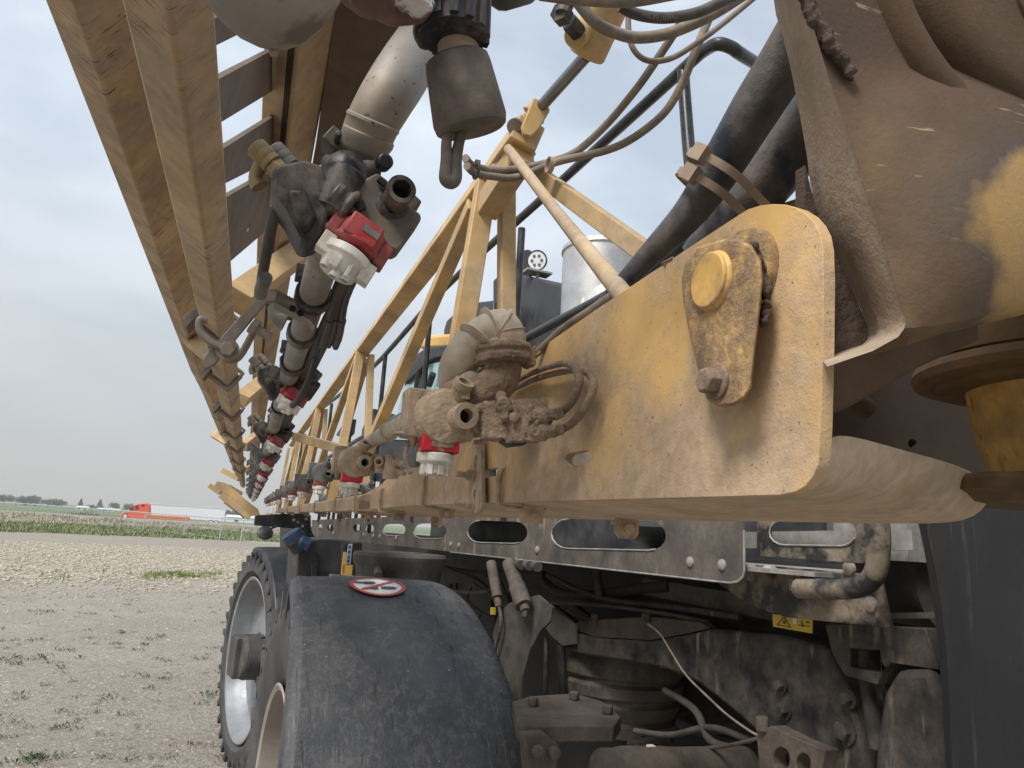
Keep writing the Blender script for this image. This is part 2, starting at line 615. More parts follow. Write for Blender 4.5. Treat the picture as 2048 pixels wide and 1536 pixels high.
m_dome = dusty('beige grey dusty plastic cover', (.30, .27, .235, 1), (.24, .205, .165, 1), .5, 9, .6, .9, bump=.2, bs=120, edge=.4, streak=(7, (3, 3, .7), (0, 0, 20), (.14, .115, .09, 1), .57))
m_chip = plain('pale stone chips', (.56, .52, .45, 1), .9)
m_galv = plain('galvanised steel', (.42, .44, .45, 1), .6)
m_dglass = plain('dark lorry glass', (.05, .02, .02, 1), .2)
m_trib = plain('trailer rib shade', (.66, .72, .77, 1), .6)
m_oseam = plain('orange panel seam', (.52, .16, .06, 1), .7)
m_bark = plain('tree bark', (.09, .07, .055, 1), .9)


def leafm(name, a, c, sc_=.8):
    m = M(name)
    m.col(m.mix(m.rng(m.noise(sc_, 4, .7), .35, .65), a, c))
    m.rough(.75)
    return m.m


m_leaf = leafm('grey green foliage', (.05, .066, .045, 1), (.105, .125, .085, 1), .25)
m_bush = leafm('grey scrub foliage', (.06, .065, .055, 1), (.12, .12, .10, 1))
m_weed = leafm('weed leaves', (.085, .115, .06, 1), (.17, .195, .12, 1), 5)
m_grass = leafm('bright grass', (.11, .17, .03, 1), (.22, .25, .07, 1), 1.5)
m_grass2 = leafm('verge grass blades', (.10, .15, .04, 1), (.23, .24, .10, 1), .35)
m_straw = leafm('straw coloured grass', (.24, .22, .15, 1), (.46, .41, .32, 1), .35)
m_clod = leafm('dirt clods and pebbles', (.20, .165, .13, 1), (.46, .41, .35, 1), 9)
m_chip2 = leafm('pale stone chips', (.30, .255, .195, 1), (.50, .45, .37, 1), 7)
m_print = plain('faded hose print', (.30, .29, .27, 1), .7)
# ================================================================= LOWER FOLDED BOOM (right of the camera)
lb = thing('spray_boom', BF.w(.45, 1.5, .05), 'lower folded spray boom with muddy yellow hinge plate, tall truss and low nozzle row', 'spray boom')
XP = .34
P = lambda u, v, x=XP: BF.px(u, v, x)
bx, by, bz = BF.x, BF.y, BF.z

# hinge plate with slots
outer = [P(*q) for q in [(1000, 1005), (832, 1010), (765, 1016), (715, 1021), (715, 996), (762, 969), (783, 948), (800, 941), (836, 935), (870, 892), (905, 850), (960, 790), (1030, 737), (1090, 690), (1195, 617), (1300, 547), (1395, 484), (1480, 428)]]
outer += [P(*q) for q in [(1497, 418), (1520, 411), (1545, 408), (1570, 409), (1593, 416), (1614, 429), (1630, 447), (1640, 468), (1645, 495), (1647, 560), (1645, 700), (1641, 850), (1637, 925), (1628, 950), (1611, 972), (1590, 984), (1560, 990), (1300, 997)]]


def slot_px(u0, v0, u1, v1, r, f=P, n=7):
    c0, c1 = V((u0, v0)), V((u1, v1))
    d = (c1 - c0).normalized()
    nn = V((-d.y, d.x))
    pts = []
    for i in range(n + 1):
        t = math.pi * i / n
        pts.append(c1 + nn * (r * math.cos(t)) + d * (r * math.sin(t)))
    for i in range(n + 1):
        t = math.pi * i / n
        pts.append(c0 - nn * (r * math.cos(t)) - d * (r * math.sin(t)))
    return [f(p.x, p.y) for p in pts]


sl1 = slot_px(1142, 919, 1171, 913, 13)
sl2 = [P(*q) for q in [(962, 941), (1005, 933), (1005, 950), (962, 957)]]
b = B().prism(outer, bx * .010, [sl1, sl2])
plate = obj('hinge_plate', b, m_plate, lb, bev=.0016, seg=2)
# pin boss, link, pin head, bolt
Y1 = .50


def disc(bb, u, v, x0, x1, rpx, prof=None, n=40, ry=None):
    """disc with its axis across the plate; radius measured in pixels along the vertical"""
    c = P(u, v, x0)
    r = (P(u, v - rpx, x0) - P(u, v + rpx, x0)).length / 2
    d = x0 - x1
    pr = [(r, 0), (r, d * .75), (r * .96, d)]
    if prof:
        pr = [(r * a, d * t) for a, t in prof]
    bb.rev(c, -bx, pr, n)
    return c, r


b = B()
disc(b, 1497, 548, XP, XP - .010, 86, [(1.0, 0), (1.0, .55), (.97, .85), (.9, 1)])
obj('pin_boss', b, m_link, lb)
X2 = XP - .013
X3 = XP - .027
L2 = lambda u, v: P(u, v, X2)
lo = []
for q in [(1436, 480), (1475, 476), (1503, 490), (1522, 520), (1526, 560), (1518, 640), (1508, 720), (1503, 775), (1490, 797), (1465, 812), (1437, 813), (1415, 800), (1403, 775), (1397, 740), (1382, 680), (1367, 610), (1363, 560), (1372, 520), (1392, 495)]:
    lo.append(q)
b = B()
CX, CY = 1440, 640
b.loops([[P(u, v, X2) for u, v in lo], [P(u, v, X3 + .004) for u, v in lo], [P(CX + (u - CX) * .955, CY + (v - CY) * .975, X3) for u, v in lo]])
link = obj('locking_link', b, m_link, lb, bev=.0008)
b = B()
disc(b, 1426, 562, X3, X3 - .006, 54, [(1.08, 0), (1.06, .25), (1.0, .45), (.99, .85), (.94, 1)])
tag(obj('pin_head', b, m_pin, lb), 'smooth yellow round pin end')
b = B()
c, r = disc(b, 1436, 764, X3, X3 - .003, 36)
b.hexa(c - bx * .003, -bx, r * .74, .011)
obj('link_bolt', b, m_crust, lb, bev=.0006)
# clod of dark mud between the link and the boss
b = B()
random.seed(3)
for i in range(46):
    t = i / 45
    u = 1506 + 26 * math.sin(t * 2.3) + random.uniform(-5, 5)
    v = 492 + t * 158 + random.uniform(-4, 4)
    b.ball(P(u, v, X2 + random.uniform(-.004, .004)), random.uniform(.0022, .0048), sub=1)
obj('mud_clod', b, m_crustd, lb, mods=muddy(.0011, .003, .003))
b = B()
for q in [(1324, 528, 1346, 516), (1332, 526, 1330, 534)]:
    b.tube([P(q[0], q[1]), P((q[0] + q[2]) / 2, (q[1] + q[3]) / 2), P(q[2], q[3])], .0016, 6)
obj('weld_bead', b, m_crust, lb)

# bottom pan behind the plate, bending out to the right
T = lambda u, v, x: BF.px(u, v, x)
rows = [
    [T(715, 1022, .35), T(1000, 1006, .35), T(1300, 998, .35), T(1560, 991, .35), T(1612, 976, .355), T(1636, 930, .365), T(1644, 868, .372)],
    [T(715, 1026, .42), T(1000, 1021, .43), T(1300, 1018, .44), T(1560, 1015, .45), T(1700, 985, .47), T(1760, 950, .49), T(1800, 917, .51)],
    [T(715, 1030, .50), T(1000, 1033, .52), T(1300, 1037, .53), T(1580, 1040, .55), T(1760, 1030, .58), T(1870, 1000, .61), T(1925, 940, .63)],
    [T(715, 1032, .54), T(1000, 1036, .56), T(1300, 1041, .58), T(1600, 1045, .60), T(1850, 1052, .64), T(1955, 1050, .69), T(1992, 985, .72)],
    [T(715, 1031, .55), T(1000, 1034, .58), T(1300, 1039, .60), T(1600, 1042, .62), T(1850, 1048, .67), T(1962, 1040, .72), T(1998, 965, .74)]]
b = B()
top = [[p + bz * .012 for p in r] for r in rows]
vv = [[b.bm.verts.new(p) for p in r] for r in rows]
vt = [[b.bm.verts.new(p) for p in r] for r in top]
nr, nc = len(rows), len(rows[0])
for g in (vv, vt):
    for i in range(nr - 1):
        for j in range(nc - 1):
            b.face([g[i][j], g[i][j + 1], g[i + 1][j + 1], g[i + 1][j]])
for i in range(nr - 1):
    for j in (0, nc - 1):
        b.face([vv[i][j], vv[i + 1][j], vt[i + 1][j], vt[i][j]])
for j in range(nc - 1):
    for i in (0, nr - 1):
        b.face([vv[i][j], vv[i][j + 1], vt[i][j + 1], vt[i][j]])


def ss(l=2):
    def f(o):
        m = o.modifiers.new('sub', 'SUBSURF')
        m.levels = l
        m.render_levels = l
    return f


obj('bottom_pan', b, m_castl2 if 'm_castl2' in globals() else m_chordtan, lb, mods=ss(2))
# second hinge plate behind (right strip seen above the pin)
b = B().prism([T(*q, .56) for q in [(1560, 408), (1600, 395), (1640, 380), (1700, 400), (1700, 560), (1560, 560)]], bx * .014)
obj('rear_hinge_plate', b, m_truss, lb)

# bottom chords and top chord
zc = .062
b = B().bar(BF.w(XP + .026, 2.2, zc), BF.w(XP + .026, 10.6, zc + .018), .052, .052, bx)
obj('bottom_chord', b, m_chordtan, lb, bev=.004)
b = B().bar(BF.w(.56, 1.0, zc + .03), BF.w(.53, 10.6, zc + .05), .05, .05, bx)
obj('bottom_chord', b, m_chordtan, lb, bev=.004)
XT = .45
K = [BF.px(988, 375, XT), BF.px(727, 697, XT), BF.px(634, 828, XT)]
kl = [BF.loc(p) for p in K]
kd = (kl[2] - kl[0]) / (kl[2].y - kl[0].y)


def top_at(y, dz=0.0):
    k = kl[0] + kd * (y - kl[0].y)
    return BF.w(k.x, y, k.z + dz)


b = B().bar(top_at(kl[0].y - .22, .03), top_at(10.4, .03), .062, .062, bz, RAD(18))
obj('top_chord', b, m_truss, lb, bev=.004)
ky = [kl[0].y]
while ky[-1] < 9.5:
    ky.append(ky[-1] + (2.08 if len(ky) < 2 else 2.35))
for i, y in enumerate(ky):
    kt = top_at(y)
    f0 = BF.w(.372, y, .09)
    g0 = BF.w(.53, y, .12)
    w = .047 if i == 0 else .043
    obj('post', B().bar(kt - bx * .02, f0, w, w * .8, by), m_truss, lb, bev=.003)
    obj('post', B().bar(kt + bx * .035 + by * .01, g0 + by * .01, w * .78, w * .78, by), m_truss, lb, bev=.003)
    if i + 1 < len(ky):
        y2 = ky[i + 1]
        obj('diagonal_brace', B().bar(BF.w(*(BF.loc(kt) + V((-.02, .09, -.01)))), BF.w(.375, y2 - .55, .09), .036, .036, bx), m_truss, lb, bev=.003)
        if i:
            obj('diagonal_brace', B().bar(BF.w(*(BF.loc(kt) + V((.03, .12, -.01)))), BF.w(.53, y2 - .35, .12), .032, .032, bx), m_truss, lb, bev=.003)
# light horizontal brace reaching over to the other boom
obj('cross_brace', B().bar(BF.py(590, 873, 3.3), BF.py(688, 900, 2.6), .028, .034, bz), m_truss, lb, bev=.002)
# knot gusset, lug and clevis stand
b = B()
b.bar(top_at(kl[0].y - .20, -.005), BF.py(972, 418, kl[0].y), .05, .055, bz)
b.bar(BF.py(1005, 352, 1.43), BF.py(1047, 285, 1.36), .05, .06, bz)
b.prism([BF.py(*q, 1.38) for q in [(1018, 290), (1040, 245), (1058, 236), (1078, 242), (1072, 262), (1062, 300), (1068, 318), (1050, 330), (1030, 330)]], by * .03)
obj('cylinder_lug', b, m_truss, lb, bev=.003)
b = B().tube([BF.py(1016, 297, 1.33), BF.py(1110, 420, 1.20), BF.px(1256, 602, XP + .024)], [.0105, .0115, .0118], 16, smooth=False)
obj('pipe_strut', b, m_chordtan, lb)
b = B().bar(BF.py(1050, 330, 1.46), BF.px(1296, 508, .58), .030, .034, bz)
obj('rear_strut', b, m_truss, lb, bev=.002)

# thin conduit following the plate's upper edge
b = B().tube([P(1238, 586, .372), P(1180, 624, .36), P(1125, 660, .35), P(1080, 700, .335), P(1062, 716, .325)], [.0075, .0065, .006, .0055, .005], 12)
obj('conduit', b, m_hose, lb)

# the straight spray pipe
xs = .243
pz_ = BF.loc(BF.px(780, 862, xs)).z
b = B()
b.cyl(BF.w(xs, .86, pz_), BF.w(xs - .01, 10.3, pz_ + .012), .0155, n=20)
for y in (1.15, 1.42, 2.1, 2.75, 3.5, 4.3, 5.2):
    b.cyl(BF.w(xs, y, pz_), BF.w(xs, y + .02, pz_), .0195, n=20)
obj('spray_pipe', b, m_pipetan, lb)
b = B().cyl(BF.w(.47, 1.7, .075), BF.w(.47, 9, .09), .016, n=16)
obj('rear_spray_pipe', b, m_pipetan, lb)

# big muddy elbow with its clamp
yE = .85
E = lambda u, v, dy=0.0: BF.py(u, v, yE) + by * dy
kE = (E(1001, 700) - E(1000, 700)).length
b = B()
b.tube([E(975, 775, .10), E(950, 750, .085), E(942, 715, .06), E(956, 682, .02), E(995, 660, 0), E(1006, 675, 0), E(1008, 705, 0)], [34 * kE, 36 * kE, 37 * kE, 38 * kE, 40 * kE, 43 * kE, 42 * kE], 26)
for (u_, v_2, du, dv) in ((1003, 690, 0, 1), (1006, 668, .25, 1), (996, 655, .8, .6), (978, 660, 1, -.25), (955, 682, .75, -.75)):
    c_1 = E(u_, v_2, 0)
    dr = (E(u_ + du, v_2 + dv) - E(u_, v_2)).normalized()
    b.rev(c_1 - dr * .0012, dr, [(42 * kE, 0), (44.2 * kE, .0008), (44.2 * kE, .0018), (42 * kE, .0026)], 28)
obj('elbow', b, m_pipetan, lb)
b = B()
b.tube([E(1004, 715, 0), E(1004, 745, 0), E(992, 768, 0), E(968, 782, .01), E(946, 786, .03)], [37 * kE, 36 * kE, 36 * kE, 35 * kE, 31 * kE], 26)
b.rev(E(946, 786, .03), E(946, 786, .03) - E(968, 780, .0), [(33 * kE, 0), (40 * kE, .003), (40 * kE, .02), (34 * kE, .022)], 26)
obj('lower_elbow', b, m_crust, lb, mods=muddy(.0016, .003, .006))
b = B()
b.rev(E(1003, 688), E(1006, 728) - E(1003, 688), [(44 * kE, 0), (54 * kE, .003), (56 * kE, .009), (51 * kE, .012), (51 * kE, .014), (55 * kE, .017), (54 * kE, .024), (42 * kE, .027)], 30)
b.box(E(1056, 720, -.004), bx * .005, by * .012, bz * .010)
b.tube([E(1056, 712), E(1066, 700), E(1070, 692)], .0022, 6)
b.tube([E(1056, 722), E(1070, 712), E(1082, 704)], .0022, 6)
obj('pipe_clamp', b, m_crust, lb, mods=muddy(.0013, .003, .005))

# ---------------------------------------------------------------- nozzle bodies of the lower boom
YN = .87
k_ = (BF.py(886, 830, YN) - BF.py(885, 830, YN)).length
NA = BF.py(885, 838, YN)


def lower_nozzle(y, body, red, white, parent, mud=False, zoff=0.0, xoff=0.0, sc=1.0, stub=True):
    q = lambda u, v, dy=0.0: NA + bx * ((u - 885) * k_) - bz * ((v - 838) * k_) + by * dy
    shift = by * (y - YN) + bz * zoff + bx * xoff
    org = NA + shift

    def fin(name, bb, mat, par, **kw):
        for v in bb.bm.verts:
            v.co = org + (v.co - NA) * sc
        return obj(name, bb, mat, par, **kw)
    b = B()
    b.rev(q(885, 838, -.026), by, [(26 * k_, 0), (50 * k_, .004), (58 * k_, .014), (60 * k_, .03), (54 * k_, .045), (40 * k_, .052)], 26)
    b.cyl(q(885, 838), q(884, 800), 40 * k_, 32 * k_, 20)
    b.cyl(q(925, 838), q(934, 838), 43 * k_, n=24)
    b.cyl(q(936, 838), q(944, 838), 40 * k_, n=24)
    b.box(q(866, 802, -.006), bx * (22 * k_), by * .012, bz * (9 * k_))
    b.box(q(900, 862, -.018), bx * (18 * k_), by * .006, bz * (8 * k_))
    b.cyl(q(880, 855), q(880, 873), 30 * k_, n=20)
    bo = fin('nozzle_body', b, body, parent, bev=.0012, origin=None) if not mud else fin('nozzle_body', b, body, parent, mods=muddy(.0012, .0016, .006))
    b = B()
    b.ring(q(905, 838, -.022), q(911, 839, -.050), 22.5 * k_, 13.5 * k_, 22)
    b.ring(q(909, 838, -.044), q(911, 839, -.051), 25 * k_, 14 * k_, 22)
    b.ring(q(901, 818, -.006), q(910, 772, -.028), 18 * k_, 11 * k_, 20)
    b.ring(q(908, 780, -.025), q(911, 768, -.031), 20 * k_, 12 * k_, 20)
    b.box(q(914, 795, -.03), bx * (8 * k_), by * .003, bz * (7 * k_))
    fin('outlet_port', b, body, bo)
    b = B()
    b.cyl(q(904, 838, -.012), q(908, 838, -.036), 14 * k_, n=16)
    b.cyl(q(900, 818, -.006), q(908, 778, -.024), 11.5 * k_, n=16)
    fin('port_bore', b, m_void, bo)
    b = B()
    b.box(q(838, 830, .020), bx * (24 * k_), by * .02, bz * (47 * k_))
    b.cyl(q(824, 874, .02), q(824, 868, .02), 30 * k_, 24 * k_, 20)
    b.cyl(q(835, 872, .016), q(835, 896, .016), 11 * k_, 7 * k_, 12)
    fin('saddle_clamp', b, body, bo, bev=.002)
    # valve with two barbs pointing right, toward the hinge
    v_ = lambda u, v, e=0.0: BF.py(u, v, YN - (u - 940) * .0009 + e)
    if mud:
        b = B()
        random.seed(5)
        b.cyl(v_(942, 838), v_(975, 838), 37 * k_, 33 * k_, 20)
        b.box(v_(1000, 842), bx * (26 * k_) - by * .02, by * .016 + bx * .004, bz * (36 * k_))
        b.box(v_(1052, 842), bx * (22 * k_) - by * .018, by * .014, bz * (38 * k_))
        b.cyl(v_(1008, 812, -.018), v_(1010, 812, -.032), 17 * k_, 14 * k_, 18)
        b.ball(v_(1003, 795, -.018), 12 * k_)
        b.ball(v_(1028, 836, -.024), 10 * k_)
        b.ball(v_(1010, 830, -.024), 13 * k_)
        b.cyl(v_(1070, 832), v_(1100, 832), 17 * k_, 13 * k_, 14)
        b.cyl(v_(1070, 862), v_(1098, 864), 16 * k_, 13 * k_, 14)
        b.cyl(v_(1096, 831), v_(1118, 826), 11 * k_, n=12)
        b.cyl(v_(1094, 864), v_(1120, 858), 11 * k_, n=12)
        for i in range(36):
            b.ball(v_(random.uniform(965, 1078), random.uniform(812, 876), -.014), random.uniform(3, 6) * k_, sub=1)
        fin('muddy_valve', b, m_crust2, bo, mods=muddy(.0012, .0045, .007, .002))
        b = B()
        b.prism([v_(1008, 872), v_(1060, 874), v_(1050, 890), v_(1022, 893), v_(1006, 882)], by * .018)
        fin('valve_foot', b, m_bplas, bo)
    else:
        b = B()
        b.cyl(v_(942, 838), v_(968, 838), 30 * k_, 34 * k_, 20)
        b.box(v_(990, 840), bx * (22 * k_) - by * .012, by * .014, bz * (30 * k_))
        b.ring(v_(986, 828, -.014), v_(985, 828, -.03), 17 * k_, 9 * k_, 16)
        b.box(v_(1034, 846), bx * (20 * k_) - by * .012, by * .012, bz * (40 * k_))
        for vv_ in (830, 862):
            b.cyl(v_(1050, vv_), v_(1075, vv_), 12 * k_, n=12)
            b.cyl(v_(1062, vv_), v_(1068, vv_), 15 * k_, n=12)
            b.cyl(v_(1075, vv_), v_(1100, vv_ + 3), 11 * k_, 9 * k_, n=12)
        fin('valve', b, body, bo, bev=.0012)
    b = B()
    b.rev(q(880, 866), -bz, [(33 * k_, 0), (34 * k_, 4 * k_), (31 * k_, 8 * k_), (31 * k_, 34 * k_), (28 * k_, 38 * k_)], 24)
    b.box(q(880, 887, -.012), bx * (35 * k_), by * .007, bz * (17 * k_))
    b.box(q(850, 887, -.004), bx * (6 * k_), by * .011, bz * (18 * k_))
    b.box(q(911, 887, -.004), bx * (6 * k_), by * .011, bz * (18 * k_))
    rc = fin('cap', b, red, bo, bev=.0012)
    b = B()
    b.box(q(882, 884, -.0195), bx * ((21 if mud else 13) * k_), by * .0012, bz * ((12 if mud else 8) * k_))
    fin('cap_window', b, m_crust2 if mud else m_bodyg, rc)
    b = B()
    b.rev(q(878, 905), -bz, [(26 * k_, 0), (34 * k_, 2 * k_), (34 * k_, 18 * k_), (30 * k_, 21 * k_), (27 * k_, 24 * k_), (25 * k_, 40 * k_), (18 * k_, 41 * k_)], 26)
    for a_ in range(0, 360, 45):
        c_ = math.cos(RAD(a_ + 12))
        s_ = math.sin(RAD(a_ + 12))
        b.box(q(878, 938) + (bx * c_ + by * s_) * (24 * k_), (bx * c_ + by * s_) * (5 * k_), (by * c_ - bx * s_) * (6 * k_), bz * (10 * k_))
    b.box(q(848, 915), bx * (6 * k_), by * .006, bz * (9 * k_))
    b.cyl(q(878, 940), q(878, 954), 9 * k_, 7 * k_, 12)
    fin('nozzle_tip', b, white, bo, bev=.0009)
    return bo


m_crust2 = m_crust
n1 = lower_nozzle(.87, m_bodyt, m_redm, m_white, lb, mud=True)
tag(n1, 'nozzle body caked in mud nearest the camera')
lower_nozzle(.87 + .77, m_bodyt, m_redm, m_white, lb, zoff=-.004, xoff=-.004)
for i in range(2, 12):
    lower_nozzle(.87 + .77 * i, m_bodyg, m_red if i < 4 else m_redd, m_white, lb, zoff=.006 + .004 * i, xoff=-.004, sc=.93)
# second row, on the rear pipe
for y in (2.15, 2.95, 3.75, 4.55):
    lower_nozzle(y, m_bodyg, m_redd, m_white, lb, zoff=-.012, xoff=.22, sc=.9)
# two small hoses looping from the valve to the elbow and the plate
vq = lambda u, v, dy=0.0: NA + bx * ((u - 885) * k_) - bz * ((v - 838) * k_) + by * dy
b = B().tube([BF.py(1108, 829, .725), P(1125, 822, .312), P(1148, 795, .31), P(1158, 758, .31), P(1146, 732, .315), P(1118, 728, .32), P(1060, 748, .33), P(1004, 780, .33)],
             [.0052, .0048, .0048, .0048, .0046, .004, .0036, .0036], 12)
obj('air_hose', b, m_crust, lb)
b = B().tube([BF.py(1108, 861, .72), P(1140, 850, .318), P(1172, 812, .32), P(1187, 772, .32), P(1176, 746, .325), P(1145, 740, .33), P(1075, 757, .33), P(1010, 786, .33)],
             [.0046, .0044, .0044, .0044, .0042, .004, .0038, .0038], 12)
obj('air_hose', b, m_crust, lb)
b = B().tube([vq(828, 885, .015), vq(822, 905, .01), vq(822, 925, .005), vq(832, 948, 0)], .003, 8)
obj('air_hose', b, m_crust, lb)

# support bracket and U-bolts along the bottom
XB = XP - .012
b = B()
pl = [P(*q, XB) for q in [(946, 880), (962, 878), (964, 1012), (958, 1024), (946, 1026), (936, 1015), (938, 960)]]
b.prism(pl, bx * .006, [slot_px(951, 912, 950, 938, 2.2, lambda u, v: P(u, v, XB)), slot_px(949, 982, 948, 1000, 2.2, lambda u, v: P(u, v, XB))])
b.loops([[P(u, v, XB) + o for o in (V((0, 0, 0)), -bz * .006)] + [P(u, v, XB - dx) + o for o in (-bz * .006, V((0, 0, 0)))] for u, v, dx in ((948, 880, .07), (963, 879, .07))])
br = obj('support_bracket', b, m_bodyt, lb, bev=.0015)
for u, v in ((948, 951), (946, 1008)):
    b = B()
    c = P(u, v, XB)
    b.cyl(c, c - bx * .003, .013, n=18)
    b.hexa(c - bx * .003, -bx, .0095, .009)
    b.cyl(c - bx * .01, c - bx * .03, .0048, n=10)
    obj('bolt', b, m_bodyt, br)


def ubolt(y, zt, zb, x=XP, w=.056, tab=True, slotted=False, name='u_bolt'):
    b = B()
    r = .0042
    b.tube([BF.w(x + .012, y, zt + .004), BF.w(x - .004, y, zt + .003), BF.w(x - .007, y, zt - .006), BF.w(x - .007, y, zb + .006), BF.w(x - .004, y, zb - .005), BF.w(x + .012, y, zb - .007), BF.w(x + w + .01, y, zb - .007)], r, 10, sub=4)
    if tab:
        b.box(BF.w(x + w * .8, y - .005, zb - .012), bx * .016, by * .003, bz * .014)
        b.bolt(BF.w(x + w * .8, y - .008, zb - .016), -by, .006, .008)
    return obj(name, b, m_bodyt, lb)


ubolt(1.48, .125, .045)
ubolt(BF.loc(P(1008, 960)).y, .085, .040)
for u in (765, 713, 673, 632, 602, 577, 560, 548, 540, 534):
    l_ = BF.loc(P(u, 1008))
    ubolt(l_.y, .09 + (l_.y - 2) * .002, .037 + (l_.y - 2) * .002)
# hanging tabs under the pan
for u, v, x, s_ in ((1252, 1030, .55, 1.0), (874, 1034, .55, .9)):
    b = B()
    c = P(u, v, x)
    y_ = BF.loc(c).y
    b.prism([c + bx * a * s_ + bz * d * s_ for a, d in ((-.020, .004), (.020, .004), (.020, -.028), (.012, -.036), (-.012, -.036), (-.020, -.028))], -by * .006)
    b.bolt(c - by * .006 + bz * -.020, -by, .0085, .008)
    obj('hanging_tab', b, m_bodyt, lb, bev=.001)

# ================================================================= hydraulic cylinder, hoses at the top
hc = thing('hydraulic_cylinder', BF.py(1120, 160, 1.2), 'yellow hydraulic cylinder with dark rod pinned to the top of the truss', 'hydraulic cylinder')
q0, q1 = BF.py(1236, -30, 1.02), BF.py(1172, 112, 1.12)
ax_ = (q1 - q0).normalized()
b = B().rev(q0, ax_, [(.036, 0), (.036, (q1 - q0).length - .004), (.033, (q1 - q0).length)], 32)
b.cyl(BF.py(1150, 75, 1.07), BF.py(1163, 60, 1.08), .021, .024, 20)
obj('barrel', b, m_cabyel2 if 'm_cabyel2' in globals() else m_truss, hc)
b = B()
b.hexa(BF.py(1138, 44, 1.05), V(BF.py(1158, 66, 1.06) - BF.py(1138, 44, 1.05)), .017, .03)
b.hexa(BF.py(1118, 22, 1.03), V(BF.py(1138, 44, 1.05) - BF.py(1118, 22, 1.03)), .019, .022)
b.cyl(BF.py(1142, -10, 1.03), BF.py(1124, 30, 1.03), .013, n=14)
obj('port_fitting', b, m_body, hc, bev=.001)
b = B().cyl(q1, BF.py(1078, 218, 1.30), .0125, n=24)
obj('rod', b, m_chrome, hc)
b = B()
b.cyl(BF.py(1080, 213, 1.30), BF.py(1066, 232, 1.31), .017, .028, 20)
for s_ in (-1, 1):
    b.prism([BF.py(u, v, 1.32) + by * (.024 * s_) for u, v in ((1055, 212), (1082, 222), (1088, 238), (1066, 275), (1050, 290), (1036, 285), (1032, 268))], by * .012 * s_)
obj('clevis', b, m_truss, hc, bev=.003)
b = B().cyl(BF.py(1029, 252, 1.30), BF.py(1034, 250, 1.38), .0165, n=20)
obj('clevis_pin', b, m_bracket, hc, bev=.002)


def hose(pts, r, mat, label, name='hydraulic_hose', n=14, parent=None, group=None, sub=8):
    P3 = [BF.py(u, v, y) for u, v, y in pts]
    b = B().tube(P3, r, n, sub=sub)
    o = obj(name, b, mat, parent)
    if parent is None:
        tag(o, label, 'hose', group)
    return o


GH = 'hydraulic hoses looping overhead'
hose([(931, 316, 1.25), (944, 330, 1.28), (980, 340, 1.3), (1036, 338, 1.3), (1099, 324, 1.28), (1153, 303, 1.25), (1212, 250, 1.2), (1271, 180, 1.12), (1310, 125, 1.08), (1349, 66, 1.04), (1364, 40, 1.0)], .0078, m_hose, 'upper of the two clipped grey hoses sagging past the truss top', group=GH)
hose([(934, 332, 1.25), (950, 346, 1.28), (980, 352, 1.3), (1036, 354, 1.3), (1114, 324, 1.26), (1212, 301, 1.2), (1271, 273, 1.14), (1329, 225, 1.08), (1364, 168, 1.05), (1388, 109, 1.02), (1425, 20, 1.0)], .0078, m_hose, 'lower of the two clipped grey hoses, swinging widest to the right', group=GH)
hose([(1140, -20, .95), (1162, 12, .95), (1190, 44, .95), (1222, 62, .96), (1270, 75, .96), (1329, 69, .95), (1388, 47, .93), (1440, 20, .92), (1490, -12, .9)], .0098, m_hose, 'thickest dusty tan hose looping across the top of the cylinder', group=GH)
hose([(1240, 12, .9), (1275, 29, .9), (1330, 36, .9), (1388, 27, .89), (1430, 10, .88), (1480, -14, .88)], .0088, m_hosed, 'dark printed hose just above the thick tan hose', group=GH)
hose([(1258, -5, 1.0), (1257, 60, 1.0), (1268, 100, 1.0), (1296, 121, 1.0), (1341, 117, .99), (1388, 90, .98), (1446, 47, .97), (1520, -14, .96)], .0052, m_hose, 'thin hose dropping in a loop behind the thick tan hose', group=GH)
hose([(1080, -12, .85), (1160, -2, .85), (1260, 2, .85), (1360, -14, .85)], .009, m_hose, 'dusty hose cut by the top edge of the photo above the cylinder', group=GH)
b = B()
b.ring(BF.py(1101, 330, 1.24) - bx * .006, BF.py(1101, 330, 1.24) + bx * .004, .0165, .0145, 16)
o = obj('hose_tie', b, m_strap)
tag(o, 'dusty tie binding the two clipped hoses together', 'cable tie')
b = B()
b.ring(BF.py(953, 340, 1.26) - bx * .003, BF.py(953, 340, 1.26) + bx * .002, .019, .017, 16)
b.box(BF.py(955, 326, 1.25), bx * .005, by * .004, bz * .005)
o = obj('hose_tie', b, m_body)
tag(o, 'dark tie with knot at the bend of the two clipped hoses', 'cable tie')

